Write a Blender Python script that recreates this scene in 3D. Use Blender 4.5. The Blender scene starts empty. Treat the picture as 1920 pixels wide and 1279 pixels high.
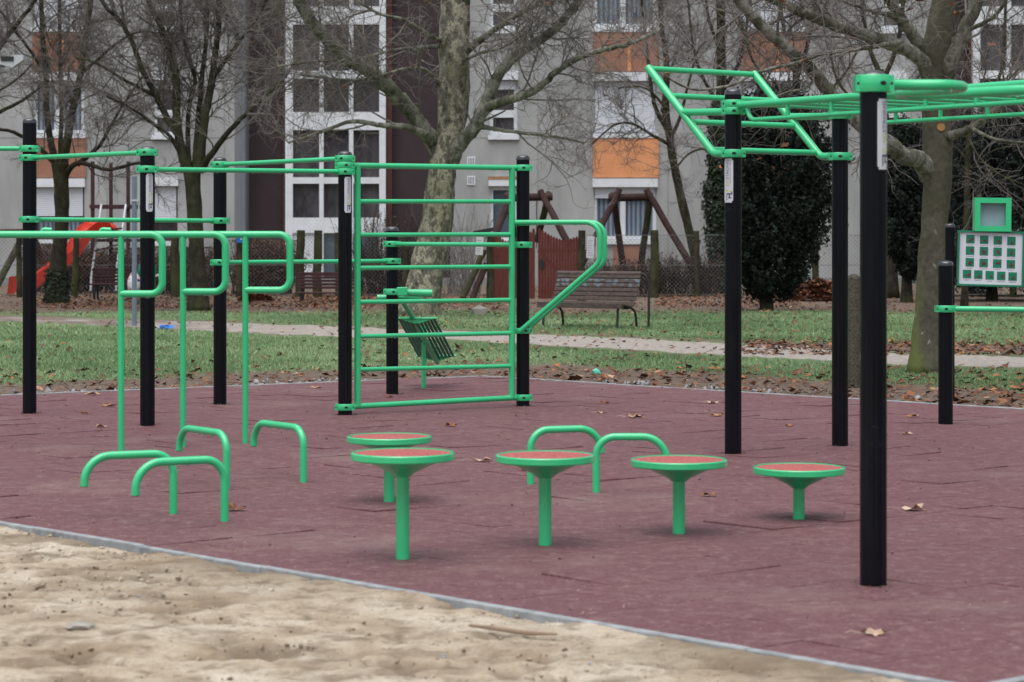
import bpy, bmesh, math, random
import numpy as np
from mathutils import Vector, Matrix, noise as mnoise
random.seed(7); rng = np.random.default_rng(11)
PI = math.pi
F, H, HY = 4533.0, 1.56, 440.0          # focal length in photo pixels, eye height, horizon row
scene = bpy.context.scene
COL = scene.collection

def P(x, y, Z): return Vector(((x - 960) / F * Z, Z, H - (y - HY) / F * Z))
def G(x, y):
    Z = F * H / (y - HY)
    return Vector(((x - 960) / F * Z, Z, 0.0))
def gz(y): return F * H / (y - HY)
def PX(v): return (960 + v[0] / v[1] * F, HY - (v[2] - H) / v[1] * F)

# ------------------------------------------------------------------ materials
def lin(r, g, b):
    f = lambda c: (c / 255 / 12.92) if c / 255 <= .04045 else ((c / 255 + .055) / 1.055) ** 2.4
    return (f(r), f(g), f(b))
def new_mat(name):
    m = bpy.data.materials.new(name); m.use_nodes = True
    nt = m.node_tree; return m, nt, nt.nodes['Principled BSDF']
def coords(nt, scale=(1, 1, 1), kind='Object'):
    tc = nt.nodes.new('ShaderNodeTexCoord'); mp = nt.nodes.new('ShaderNodeMapping')
    mp.inputs['Scale'].default_value = scale
    nt.links.new(tc.outputs[kind], mp.inputs['Vector']); return mp.outputs['Vector']
def noise(nt, vec, scale, detail=4, rough=.6):
    n = nt.nodes.new('ShaderNodeTexNoise'); n.inputs['Scale'].default_value = scale
    n.inputs['Detail'].default_value = detail; n.inputs['Roughness'].default_value = rough
    nt.links.new(vec, n.inputs['Vector']); return n.outputs['Fac']
def ramp(nt, fac, stops):
    r = nt.nodes.new('ShaderNodeValToRGB'); e = r.color_ramp.elements
    while len(e) < len(stops): e.new(.5)
    for k, (p, c) in enumerate(stops):
        e[k].position = p; e[k].color = (*c, 1) if len(c) == 3 else c
    nt.links.new(fac, r.inputs['Fac']); return r.outputs['Color']
def mix(nt, fac, a, b, mode='MIX'):
    m = nt.nodes.new('ShaderNodeMix'); m.data_type = 'RGBA'; m.blend_type = mode
    for sock, v in ((m.inputs[0], fac), (m.inputs[6], a), (m.inputs[7], b)):
        if hasattr(v, 'is_linked') or hasattr(v, 'links'): nt.links.new(v, sock)
        else: sock.default_value = v if not isinstance(v, tuple) else (*v, 1)
    return m.outputs[2]
def bump(nt, bsdf, h, strength=.3, dist=.01):
    b = nt.nodes.new('ShaderNodeBump'); b.inputs['Strength'].default_value = strength; b.inputs['Distance'].default_value = dist
    nt.links.new(h, b.inputs['Height']); nt.links.new(b.outputs['Normal'], bsdf.inputs['Normal'])
def attr(nt, name):
    a = nt.nodes.new('ShaderNodeAttribute'); a.attribute_name = name; return a.outputs['Fac']
def math_(nt, op, a, b=0.0, clamp=False):
    m = nt.nodes.new('ShaderNodeMath'); m.operation = op; m.use_clamp = clamp
    for s, v in ((m.inputs[0], a), (m.inputs[1], b)):
        if hasattr(v, 'links'): nt.links.new(v, s)
        else: s.default_value = v
    return m.outputs[0]
def simple(name, col, rough=.6, spec=.5, var=.25, scale=6, metal=0, bmp=0, bscale=60, coat=0, vscale=(1, 1, 1)):
    m, nt, b = new_mat(name)
    v = coords(nt, vscale)
    n = noise(nt, v, scale, 5)
    lo = tuple(c * (1 - var) for c in col); hi = tuple(min(1, c * (1 + var)) for c in col)
    nt.links.new(ramp(nt, n, [(.3, lo), (.7, hi)]), b.inputs['Base Color'])
    b.inputs['Roughness'].default_value = rough; b.inputs['Metallic'].default_value = metal
    b.inputs['Specular IOR Level'].default_value = spec; b.inputs['Coat Weight'].default_value = coat
    if bmp: bump(nt, b, noise(nt, v, bscale, 4), bmp, .01)
    return m

M = {}
# ------------------------------------------------------------------ mesh builder
class MB:
    def __init__(s): s.v = []; s.f = []; s.m = []
    def add(s, verts, faces, mi=0):
        o = len(s.v); s.v += [tuple(q) for q in verts]; s.f += [tuple(i + o for i in f) for f in faces]; s.m += [mi] * len(faces); return s
    def box(s, lo, hi, mi=0, rot=None, about=None):
        x0, y0, z0 = lo; x1, y1, z1 = hi
        vs = [Vector(q) for q in ((x0, y0, z0), (x1, y0, z0), (x1, y1, z0), (x0, y1, z0), (x0, y0, z1), (x1, y0, z1), (x1, y1, z1), (x0, y1, z1))]
        if rot is not None:
            a = Vector(about) if about is not None else (Vector(lo) + Vector(hi)) / 2
            vs = [rot @ (q - a) + a for q in vs]
        return s.add(vs, [(0, 3, 2, 1), (4, 5, 6, 7), (0, 1, 5, 4), (1, 2, 6, 5), (2, 3, 7, 6), (3, 0, 4, 7)], mi)
    def beam(s, a, b, w, h, mi=0, up=(0, 0, 1)):
        a, b = Vector(a), Vector(b); t = (b - a).normalized(); u = Vector(up)
        side = t.cross(u)
        if side.length < 1e-4: side = t.cross(Vector((0, 1, 0)))
        side.normalize(); u = side.cross(t).normalized()
        vs = []
        for c in (a, b):
            for sx, sy in ((-1, -1), (1, -1), (1, 1), (-1, 1)): vs.append(c + side * sx * w / 2 + u * sy * h / 2)
        return s.add(vs, [(0, 1, 2, 3), (7, 6, 5, 4), (0, 4, 5, 1), (1, 5, 6, 2), (2, 6, 7, 3), (3, 7, 4, 0)], mi)
    def tube(s, pts, r, n=14, cap=True, mi=0, flute=None):
        pts = [Vector(p) for p in pts]; K = len(pts)
        rs = r if isinstance(r, (list, tuple)) else [r] * K
        T = []
        for i in range(K):
            a = pts[max(0, i - 1)]; b = pts[min(K - 1, i + 1)]; T.append((b - a).normalized())
        ref = Vector((0, 0, 1)) if abs(T[0].z) < .9 else Vector((1, 0, 0))
        u = (ref - T[0] * ref.dot(T[0])).normalized()
        vs = []
        for i in range(K):
            u = (u - T[i] * u.dot(T[i])).normalized(); w = T[i].cross(u)
            for k in range(n):
                a = 2 * PI * k / n; rr = rs[i] * (flute(a) if flute else 1)
                vs.append(pts[i] + u * math.cos(a) * rr + w * math.sin(a) * rr)
        fs = [(i * n + k, i * n + (k + 1) % n, (i + 1) * n + (k + 1) % n, (i + 1) * n + k) for i in range(K - 1) for k in range(n)]
        if cap: fs += [tuple(range(n - 1, -1, -1)), tuple((K - 1) * n + k for k in range(n))]
        return s.add(vs, fs, mi)
    def lathe(s, prof, c, n=32, mi=0, mis=None):   # prof: (r, z) from bottom to top, axis z
        c = Vector(c); vs = []
        for r, z in prof:
            for k in range(n):
                a = 2 * PI * k / n; vs.append(c + Vector((math.cos(a) * r, math.sin(a) * r, z)))
        K = len(prof)
        for i in range(K - 1):
            s_f = [(i * n + k, i * n + (k + 1) % n, (i + 1) * n + (k + 1) % n, (i + 1) * n + k) for k in range(n)]
            if i == 0: o = len(s.v); s.v += [tuple(q) for q in vs]
            s.f += [tuple(q + o for q in f) for f in s_f]; s.m += [mis[i] if mis else mi] * n
        if prof[0][0] > 1e-5: s.f.append(tuple(o + k for k in range(n - 1, -1, -1))); s.m.append(mis[0] if mis else mi)
        if prof[-1][0] > 1e-5: s.f.append(tuple(o + (K - 1) * n + k for k in range(n))); s.m.append(mis[-1] if mis else mi)
        return s
    def disc(s, c, nrm, r, ry=None, n=14, t=.004, mi=0):
        c, nrm = Vector(c), Vector(nrm).normalized(); ry = ry or r
        u = nrm.cross(Vector((0, 0, 1)))
        if u.length < 1e-3: u = Vector((1, 0, 0))
        u.normalize(); w = u.cross(nrm)
        vs = [c + nrm * q + u * math.cos(2 * PI * k / n) * r + w * math.sin(2 * PI * k / n) * ry for q in (0, t) for k in range(n)]
        fs = [tuple(range(n)), tuple(range(2 * n - 1, n - 1, -1))] + [(k, n + k, n + (k + 1) % n, (k + 1) % n) for k in range(n)]
        return s.add(vs, fs, mi)
    def build(s, name, mats, parent=None, origin=None, smooth=38, bevel=0):
        if parent is not None and origin is None: origin = ORG[parent.name]
        if origin is None: origin = Vector((0, 0, 0))
        o3 = np.array(origin)
        me = bpy.data.meshes.new(name)
        me.from_pydata([tuple(q) for q in (np.array(s.v, dtype=float) - o3)], [], s.f)
        bm = bmesh.new(); bm.from_mesh(me); bmesh.ops.recalc_face_normals(bm, faces=bm.faces); bm.to_mesh(me); bm.free()
        return finish(me, name, mats, parent, origin, smooth, bevel, s.m)
ORG = {}
def finish(me, name, mats, parent, origin, smooth, bevel=0, mi=None):
    mats = mats if isinstance(mats, (list, tuple)) else [mats]
    for m in mats: me.materials.append(M[m] if isinstance(m, str) else m)
    if mi is not None and len(mats) > 1: me.polygons.foreach_set('material_index', mi)
    if smooth:
        me.polygons.foreach_set('use_smooth', [True] * len(me.polygons)); me.set_sharp_from_angle(angle=math.radians(smooth))
    else: me.polygons.foreach_set('use_smooth', [False] * len(me.polygons))
    me.update()
    o = bpy.data.objects.new(name, me); COL.objects.link(o)
    if parent is not None: o.parent = parent
    else: o.location = origin
    ORG[o.name] = Vector(origin)
    if bevel:
        b = o.modifiers.new('bevel', 'BEVEL'); b.width = bevel; b.segments = 2; b.limit_method = 'ANGLE'; b.angle_limit = math.radians(50)
    return o
def np_mesh(name, V, Q, mats, parent=None, origin=(0, 0, 0), smooth=0, mi=None, attrs=None):
    """V (n,3), Q (m,k) index array -> object"""
    if parent is not None: origin = ORG[parent.name]
    me = bpy.data.meshes.new(name); V = np.asarray(V, dtype=np.float32) - np.array(origin, dtype=np.float32); Q = np.asarray(Q, dtype=np.int32)
    m, k = Q.shape
    me.vertices.add(len(V)); me.vertices.foreach_set('co', V.ravel())
    me.loops.add(m * k); me.loops.foreach_set('vertex_index', Q.ravel())
    me.polygons.add(m); me.polygons.foreach_set('loop_start', np.arange(0, m * k, k, dtype=np.int32))
    me.update(calc_edges=True); me.validate()
    for nm, a in (attrs or {}).items():
        at = me.attributes.new(nm, 'FLOAT', 'POINT'); at.data.foreach_set('value', np.asarray(a, dtype=np.float32))
    return finish(me, name, mats, parent, Vector(origin), smooth, 0, mi)
def tag(o, label=None, cat=None, group=None, kind=None):
    if label: o['label'] = label
    if cat: o['category'] = cat
    if group: o['group'] = group
    if kind: o['kind'] = kind
    return o
def thing(name, label, cat, loc, group=None):
    o = bpy.data.objects.new(name, None); COL.objects.link(o); o.location = Vector(loc); o.empty_display_size = .1
    ORG[o.name] = Vector(loc); return tag(o, label, cat, group)
def structure(o): return tag(o, kind='structure')

def fillet(pts, r, n=7):
    pts = [Vector(p) for p in pts]; rs = r if isinstance(r, (list, tuple)) else [r] * len(pts)
    out = [pts[0]]
    for i in range(1, len(pts) - 1):
        a, b, c = pts[i - 1], pts[i], pts[i + 1]
        u = (a - b).normalized(); w = (c - b).normalized(); ang = u.angle(w)
        if ang > PI - .02: out.append(b); continue
        d = min(rs[i] / math.tan(ang / 2), (a - b).length * .49 if i > 1 else (a - b).length * .98, (c - b).length * .49 if i < len(pts) - 2 else (c - b).length * .98)
        rad = d * math.tan(ang / 2); ctr = b + (u + w).normalized() * (rad / math.sin(ang / 2))
        p0 = b + u * d - ctr; p1 = b + w * d - ctr
        for k in range(n + 1):
            t = k / n; tot = p0.angle(p1); q = (p0 * math.sin((1 - t) * tot) + p1 * math.sin(t * tot)) / math.sin(tot)
            out.append(ctr + q)
    out.append(pts[-1]); return out
def catmull(pts, n=6):
    pts = [Vector(p) for p in pts]; out = []
    for i in range(len(pts) - 1):
        p0 = pts[max(0, i - 1)]; p1 = pts[i]; p2 = pts[i + 1]; p3 = pts[min(len(pts) - 1, i + 2)]
        for k in range(n):
            t = k / n
            out.append(.5 * ((2 * p1) + (p2 - p0) * t + (2 * p0 - 5 * p1 + 4 * p2 - p3) * t * t + (3 * p1 - p0 - 3 * p2 + p3) * t ** 3))
    out.append(pts[-1]); return out

# ------------------------------------------------------------------ world, sun, camera
def setup():
    w = bpy.data.worlds.new("World"); scene.world = w; w.use_nodes = True; nt = w.node_tree
    bg = nt.nodes['Background']; sky = nt.nodes.new('ShaderNodeTexSky'); sky.sky_type = 'NISHITA'; sky.sun_disc = False
    sky.sun_elevation = math.radians(70); sky.sun_rotation = math.radians(200); sky.air_density = 1.0; sky.dust_density = 4; sky.ozone_density = 1
    hs = nt.nodes.new('ShaderNodeHueSaturation'); hs.inputs['Saturation'].default_value = .36
    nt.links.new(sky.outputs[0], hs.inputs['Color']); nt.links.new(hs.outputs[0], bg.inputs['Color']); bg.inputs['Strength'].default_value = .10
    l = bpy.data.lights.new('sun', 'SUN'); l.energy = 1.5; l.angle = math.radians(80); l.color = (1, .99, .975)
    o = bpy.data.objects.new('sun', l); COL.objects.link(o)
    el, az = math.radians(76), math.radians(200)
    d = Vector((math.sin(az) * math.cos(el), math.cos(az) * math.cos(el), math.sin(el)))
    o.rotation_euler = d.to_track_quat('Z', 'Y').to_euler(); o.location = (0, -5, 20)
    cam = bpy.data.cameras.new('camera'); c = bpy.data.objects.new('camera', cam); COL.objects.link(c)
    cam.sensor_width = 36; cam.lens = F * 36 / 1920; cam.shift_y = -(639.5 - HY) / 1920; cam.clip_end = 2000; cam.clip_start = .1
    c.location = (0, 0, H); c.rotation_euler = (PI / 2, 0, 0)
    cam.dof.use_dof = True; cam.dof.focus_distance = 21.5; cam.dof.aperture_fstop = 5.2
    scene.camera = c
    vs = scene.view_settings; vs.view_transform = 'Standard'; vs.look = 'None'; vs.gamma = 1; vs.use_curve_mapping = False; vs.exposure = EXPOSURE
    scene.cycles.max_bounces = 6; scene.cycles.use_denoising = True
EXPOSURE = 0.60
setup()
# ------------------------------------------------------------------ material library
def green_paint():
    m, nt, b = new_mat('green_paint')
    v = coords(nt); n = noise(nt, v, 3, 5)
    c = ramp(nt, n, [(.3, (.024, .52, .205)), (.7, (.032, .61, .255))])
    chips = noise(nt, v, 38, 5, .7)
    c2 = mix(nt, ramp(nt, chips, [(.66, (0, 0, 0)), (.70, (.8, .8, .8))]), c, (.20, .38, .27))
    nt.links.new(c2, b.inputs['Base Color'])
    b.inputs['Roughness'].default_value = .45; b.inputs['Coat Weight'].default_value = .8; b.inputs['Coat Roughness'].default_value = .12; b.inputs['Coat IOR'].default_value = 1.55
    bump(nt, b, noise(nt, v, 260, 2), .05, .002); return m
M['green'] = green_paint()
def black_paint():
    m, nt, b = new_mat('black_powder_coat')
    v = coords(nt, (1, 1, .12)); v2 = coords(nt)
    n = noise(nt, v, 22, 5)
    c = ramp(nt, n, [(.35, (.0024, .0032, .0062)), (.7, (.0055, .0068, .0115))])
    sc = noise(nt, v2, 9, 7, .75)
    c2 = mix(nt, ramp(nt, sc, [(.64, (0, 0, 0)), (.78, (.45, .45, .45))]), c, (.075, .08, .095))
    nt.links.new(c2, b.inputs['Base Color'])
    b.inputs['Roughness'].default_value = .24; b.inputs['Specular IOR Level'].default_value = .24
    bump(nt, b, noise(nt, v2, 120, 3), .06, .003); return m
M['black'] = black_paint()
M['cap'] = simple('black_plastic_cap', (.010, .012, .018), .18, .9, coat=.6)
M['hole'] = simple('dark_bolt_recess', (.004, .006, .005), .6)
M['sticker'] = simple('white_sticker', (.60, .62, .68), .45, .4, .06)
M['navy'] = simple('navy_print', (.02, .025, .09), .5)
M['lime'] = simple('lime_print', (.50, .60, .16), .5)
M['greyink'] = simple('grey_print', (.22, .22, .27), .5)
M['red_rubber'] = simple('red_rubber_pad', (.41, .118, .112), .85, .25, .45, 60, bmp=.5, bscale=300)
def rubber():
    m, nt, b = new_mat('rubber_tiles')
    v = coords(nt); fine = noise(nt, v, 45, 6, .8); mid = noise(nt, v, 1.3, 6, .6); dust = noise(nt, coords(nt, (1, 1, 1)), .55, 8, .72)
    tv = attr(nt, 'tone')
    base = ramp(nt, fine, [(.3, (.056, .018, .023)), (.5, (.128, .047, .056)), (.72, (.25, .128, .140))])
    dark = mix(nt, ramp(nt, mid, [(.35, (0, 0, 0)), (.65, (1, 1, 1))]), base, mix(nt, .16, base, (.17, .09, .092)))
    tint = mix(nt, math_(nt, 'MULTIPLY', tv, .12), dark, (.19, .09, .092))
    sand = ramp(nt, dust, [(.54, (0, 0, 0)), (.70, (.5, .5, .5))])
    worn = mix(nt, sand, tint, (.26, .18, .165))
    streak = noise(nt, coords(nt, (1.4, 3, 1)), 2.6, 9, .78)
    worn = mix(nt, ramp(nt, streak, [(.53, (0, 0, 0)), (.68, (.5, .5, .5))]), worn, (.26, .178, .175))
    mot = noise(nt, v, 13, 7, .8)
    worn = mix(nt, ramp(nt, mot, [(.53, (0, 0, 0)), (.64, (.75,) * 3)]), worn, (.27, .175, .172))
    worn = mix(nt, ramp(nt, mot, [(.34, (.6,) * 3), (.45, (0, 0, 0))]), worn, (.075, .028, .033))
    speck = noise(nt, v, 34, 2)
    worn = mix(nt, ramp(nt, speck, [(.68, (0, 0, 0)), (.73, (.7, .7, .7))]), worn, (.44, .34, .30))
    nt.links.new(worn, b.inputs['Base Color'])
    rr = ramp(nt, mid, [(.3, (.52,) * 3), (.7, (.78,) * 3)]); nt.links.new(rr, b.inputs['Roughness'])
    b.inputs['Specular IOR Level'].default_value = .42
    bump(nt, b, fine, .5, .006); return m
M['rubber'] = rubber()
M['rubber_gap'] = simple('dark_joint', (.03, .012, .014), .9)
def sand():
    m, nt, b = new_mat('sand')
    v = coords(nt); a = noise(nt, v, 1.6, 7, .65); f = noise(nt, v, 60, 4, .75); d = noise(nt, v, 6, 6, .7)
    c = ramp(nt, a, [(.34, (.28, .215, .15)), (.5, (.50, .43, .34)), (.7, (.64, .58, .49))])
    c = mix(nt, ramp(nt, f, [(.35, (.55,) * 3), (.60, (0, 0, 0))]), c, (.33, .25, .16))
    c = mix(nt, ramp(nt, d, [(.50, (0, 0, 0)), (.64, (.85,) * 3)]), c, (.235, .18, .13))
    h = attr(nt, 'damp_and_shade'); c = mix(nt, h, c, (.20, .155, .11))  # darkens damp soil and also paints shade into the pits
    nt.links.new(c, b.inputs['Base Color']); b.inputs['Roughness'].default_value = .95; b.inputs['Specular IOR Level'].default_value = .15
    bump(nt, b, f, .8, .012); return m
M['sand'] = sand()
M['kerb'] = simple('kerb_concrete', (.285, .305, .32), .85, .3, .3, 9, bmp=.3, bscale=120)
def lawn():
    m, nt, b = new_mat('lawn_soil')
    v = coords(nt); a = noise(nt, v, 1.1, 6, .65); f = noise(nt, v, 26, 5, .7); z = attr(nt, 'bare')
    grass = ramp(nt, f, [(.3, (.09, .14, .06)), (.6, (.17, .24, .12)), (.8, (.25, .32, .18))])
    soil = ramp(nt, f, [(.3, (.08, .056, .042)), (.55, (.19, .145, .115)), (.8, (.34, .28, .23))])
    w = math_(nt, 'ADD', z, math_(nt, 'MULTIPLY', math_(nt, 'SUBTRACT', a, .5), 1.3), True)
    c = mix(nt, ramp(nt, w, [(.35, (0, 0, 0)), (.62, (1, 1, 1))]), grass, soil)
    nt.links.new(c, b.inputs['Base Color']); b.inputs['Roughness'].default_value = .95; b.inputs['Specular IOR Level'].default_value = .15
    bump(nt, b, f, 1, .03); return m
M['lawn'] = lawn()
M['earth'] = simple('earth', (.10, .085, .06), .95, .1, .4, .5)
def path():
    m, nt, b = new_mat('gravel_path')
    v = coords(nt); a = noise(nt, v, 1.2, 6, .7); f = noise(nt, v, 14, 7, .85)
    c = ramp(nt, f, [(.3, (.15, .125, .105)), (.5, (.32, .285, .255)), (.72, (.50, .465, .43))])
    z = attr(nt, 'bare')
    w = math_(nt, 'ADD', z, math_(nt, 'MULTIPLY', math_(nt, 'SUBTRACT', a, .5), 1.2), True)
    c = mix(nt, ramp(nt, w, [(.4, (0, 0, 0)), (.7, (.85,) * 3)]), c, (.13, .095, .075))
    nt.links.new(c, b.inputs['Base Color']); b.inputs['Roughness'].default_value = .9; bump(nt, b, f, .7, .02); return m
M['path'] = path()
def blade():
    m, nt, b = new_mat('grass_blades')
    t = attr(nt, 'tone')
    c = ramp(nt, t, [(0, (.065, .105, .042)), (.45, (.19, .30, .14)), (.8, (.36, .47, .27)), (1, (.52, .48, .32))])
    nt.links.new(c, b.inputs['Base Color']); b.inputs['Roughness'].default_value = .6; b.inputs['Specular IOR Level'].default_value = .3; return m
M['blade'] = blade()
def leafm(name, stops, rough=.7):
    m, nt, b = new_mat(name); t = attr(nt, 'tone')
    nt.links.new(ramp(nt, t, stops), b.inputs['Base Color']); b.inputs['Roughness'].default_value = rough; b.inputs['Specular IOR Level'].default_value = .25; return m
M['dryleaf'] = leafm('dry_leaf', [(0, (.045, .022, .015)), (.35, (.12, .052, .032)), (.6, (.22, .095, .052)), (.75, (.36, .15, .055)), (.88, (.40, .25, .17)), (1, (.55, .42, .32))])
M['hedgeleaf'] = leafm('brown_hedge_leaf', [(0, (.03, .018, .014)), (.5, (.105, .058, .040)), (1, (.22, .12, .075))])
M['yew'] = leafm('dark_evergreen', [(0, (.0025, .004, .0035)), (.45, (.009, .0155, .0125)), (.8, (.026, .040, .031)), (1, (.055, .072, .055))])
M['ivy'] = leafm('ivy_leaf', [(0, (.008, .014, .008)), (.6, (.022, .038, .018)), (1, (.06, .085, .04))], .45)
def bark(name, a, b_, c_, sc, mossy=0.0, plates=True, flank=False):
    m, nt, b = new_mat(name)
    v = coords(nt, (1, 1, .6)); n1 = noise(nt, v, sc, 6, .7); n2 = noise(nt, coords(nt), sc * 5, 4)
    f = n1
    c = ramp(nt, f, [(.36, a), (.43, b_), (.49, b_), (.53, c_), (.60, c_), (.66, b_), (.75, a)] if plates else [(.3, a), (.5, b_), (.65, c_), (.8, b_)])
    c = mix(nt, ramp(nt, n2, [(.35, (.5,) * 3), (.6, (0, 0, 0))]), c, tuple(q * .45 for q in a))
    if mossy:
        ms = noise(nt, coords(nt), 1.2, 6, .7)
        c = mix(nt, ramp(nt, ms, [(.45, (0, 0, 0)), (.65, (mossy,) * 3)]), c, (.075, .095, .028))
    if flank:
        sep = nt.nodes.new('ShaderNodeSeparateXYZ'); nt.links.new(coords(nt), sep.inputs[0])
        side_ = math_(nt, 'ADD', math_(nt, 'MULTIPLY', sep.outputs[0], -3.2), math_(nt, 'MULTIPLY', ms, 1.1)); low = math_(nt, 'SUBTRACT', 1.0, math_(nt, 'MULTIPLY', sep.outputs[2], .42), True)
        c = mix(nt, math_(nt, 'MULTIPLY', ramp(nt, side_, [(.55, (0, 0, 0)), (.9, (.8,) * 3)]), low), c, (.16, .19, .055))
        fl = noise(nt, coords(nt, (1, 1, .5)), 9, 3); c = mix(nt, math_(nt, 'MULTIPLY', ramp(nt, fl, [(.66, (0, 0, 0)), (.69, (.9,) * 3)]), low), c, (.42, .41, .36))
    nt.links.new(c, b.inputs['Base Color']); b.inputs['Roughness'].default_value = .9; b.inputs['Specular IOR Level'].default_value = .2
    bump(nt, b, f, .9, .03); return m
M['plane_bark'] = bark('plane_tree_bark', (.05, .042, .03), (.19, .175, .145), (.50, .46, .36), 6.5, .6)
M['plane_smooth'] = bark('smooth_plane_bark', (.085, .078, .062), (.12, .11, .088), (.17, .155, .125), 3.5, .4, False, True)
M['limb'] = bark('limb_bark', (.06, .06, .047), (.16, .16, .13), (.33, .325, .285), 4.5, .4)
M['dark_bark'] = bark('dark_bark', (.018, .016, .012), (.042, .037, .028), (.075, .065, .05), 7, .5, False)
M['twig'] = simple('twig', (.20, .18, .168), .9, .2, .4, 1.5)
M['dark_twig'] = simple('dark_twig', (.155, .138, .128), .9, .2, .4, 1.5)
M['cutwood'] = simple('cut_wood', (.48, .25, .10), .8, .2, .3, 40)
# buildings and park furniture
M['plaster'] = simple('grey_render', (.37, .38, .38), .9, .2, .20, .9, bmp=.2, bscale=40, vscale=(1, 1, .3))
M['sand_stick'] = simple('sandy_bark', (.26, .19, .135), .9)
M['joint'] = simple('panel_joint', (.24, .245, .24), .9)
M['plaster_shaded'] = simple('shaded_grey_render', (.20, .21, .225), .9, .2, .10, .6)  # darker copy of the grey render, shade of the return walls in its colour
M['plinth'] = simple('plinth_concrete', (.27, .275, .27), .9, .2, .2, 2)
M['brown_wall'] = simple('dark_brown_render', (.058, .042, .046), .85, .3, .15, 1.2)
M['brown_edge'] = simple('red_brown_edge', (.10, .045, .04), .8, .3, .15, 2)
M['orange'] = simple('orange_panel', (.74, .33, .155), .75, .3, .09, 1.3)
M['orange_old'] = simple('dull_orange_panel', (.34, .17, .118), .8, .3, .15, 1.6)
M['white_frame'] = simple('white_window_frame', (.72, .76, .80), .5, .4, .07, 3)
def shutter():
    m, nt, b = new_mat('roller_shutter'); v = coords(nt)
    w = nt.nodes.new('ShaderNodeTexWave'); w.bands_direction = 'Z'; w.inputs['Scale'].default_value = 5.5; nt.links.new(v, w.inputs['Vector'])
    nt.links.new(ramp(nt, w.outputs['Fac'], [(0, (.50, .54, .60)), (.3, (.68, .72, .78))]), b.inputs['Base Color']); b.inputs['Roughness'].default_value = .5
    bump(nt, b, w.outputs['Fac'], .4, .02); return m
M['shutter'] = shutter()
def glass(name, a, b_, wave=0):
    m, nt, b = new_mat(name); v = coords(nt, (1, 1, .35)); n = noise(nt, v, 2.2, 6, .7); f = n
    if wave:
        w = nt.nodes.new('ShaderNodeTexWave'); w.bands_direction = 'X'; w.inputs['Scale'].default_value = wave; w.inputs['Distortion'].default_value = 2; nt.links.new(v, w.inputs['Vector'])
        f = math_(nt, 'ADD', math_(nt, 'MULTIPLY', n, .4), math_(nt, 'MULTIPLY', w.outputs['Fac'], .6))
    nt.links.new(ramp(nt, f, [(.25, a), (.75, b_)]), b.inputs['Base Color'])
    b.inputs['Roughness'].default_value = .04; b.inputs['Specular IOR Level'].default_value = .45; b.inputs['Coat Weight'].default_value = .08; b.inputs['Coat Roughness'].default_value = .02; return m
M['glass'] = glass('dark_window_glass', (.008, .008, .011), (.125, .115, .125))  # mottling in the base colour imitates trees reflected in the panes
M['curtain'] = glass('curtained_window', (.09, .115, .155), (.26, .31, .38), 2.2)
M['blueglass'] = glass('blue_grey_door_glass', (.06, .085, .11), (.13, .165, .20))
M['rust'] = simple('rusty_metal', (.36, .19, .09), .8, .3, .4, 6)
M['maroon'] = simple('maroon_painted_wood', (.058, .027, .031), .7, .3, .25, 4)
M['picket'] = simple('red_brown_pickets', (.118, .033, .026), .75, .25, .3, 5, vscale=(6, 1, .5))
M['log'] = simple('dark_log', (.048, .027, .025), .85, .2, .35, 4, bmp=.5, bscale=30)
M['mosslog'] = bark('mossy_post', (.022, .02, .015), (.05, .045, .032), (.085, .08, .05), 6, .7, False)
M['bench_wood'] = simple('weathered_bench_slats', (.080, .058, .053), .65, .4, .4, 3, vscale=(.5, 8, 8))
M['bench_maroon'] = simple('maroon_bench_slats', (.06, .022, .024), .6, .4, .3, 3)
def graff():
    m, nt, b = new_mat('graffiti_bench_slats'); v = coords(nt)
    n = noise(nt, coords(nt, (2.6, 1, 3)), 3.2, 5, .7); base = ramp(nt, noise(nt, coords(nt, (.5, 8, 8)), 3, 4), [(.3, (.045, .028, .026)), (.7, (.095, .062, .056))])
    sep = nt.nodes.new('ShaderNodeSeparateXYZ'); nt.links.new(coords(nt), sep.inputs[0])
    msk = math_(nt, 'MULTIPLY', ramp(nt, n, [(.48, (0, 0, 0)), (.58, (1, 1, 1))]), .7)
    nt.links.new(mix(nt, msk, base, (.19, .27, .32)), b.inputs['Base Color']); b.inputs['Roughness'].default_value = .6; return m
M['graffiti'] = graff()
M['castiron'] = simple('cast_iron', (.022, .021, .024), .55, .5, .3, 8)
M['slide'] = simple('orange_red_plastic', (.60, .040, .016), .45, .4, .12, 2)
M['steel'] = simple('pale_steel', (.55, .58, .62), .4, .5, .1, 5, metal=.3)
M['bluegrey'] = simple('blue_grey_paint', (.16, .21, .27), .5, .4, .15, 4)
M['binlid'] = simple('dark_green_plastic', (.012, .17, .10), .5, .4, .15, 5)
M['aggregate'] = simple('mossy_exposed_aggregate', (.085, .08, .06), .95, .2, .75, 48, bmp=.6, bscale=70)
M['stone'] = simple('pale_stone', (.33, .31, .28), .9, .2, .2, 6)
M['blueplastic'] = simple('blue_plastic', (.02, .17, .55), .5)
M['tealplastic'] = simple('teal_plastic', (.12, .55, .42), .5)
M['whitebag'] = None
def bag():
    m, nt, b = new_mat('patterned_carrier_bag'); v = coords(nt); n = noise(nt, v, 13, 2); n2 = noise(nt, coords(nt, (1.3, 1, 1.1)), 10, 2)
    c = mix(nt, ramp(nt, n, [(.58, (0, 0, 0)), (.61, (1, 1, 1))]), (.66, .64, .66), (.42, .06, .12))
    c = mix(nt, ramp(nt, n2, [(.60, (0, 0, 0)), (.63, (1, 1, 1))]), c, (.06, .06, .28))
    nt.links.new(c, b.inputs['Base Color']); b.inputs['Roughness'].default_value = .5; return m
M['whitebag'] = bag()
M['panel'] = simple('white_sign_panel', (.66, .69, .76), .4, .4, .04, 2)
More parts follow.
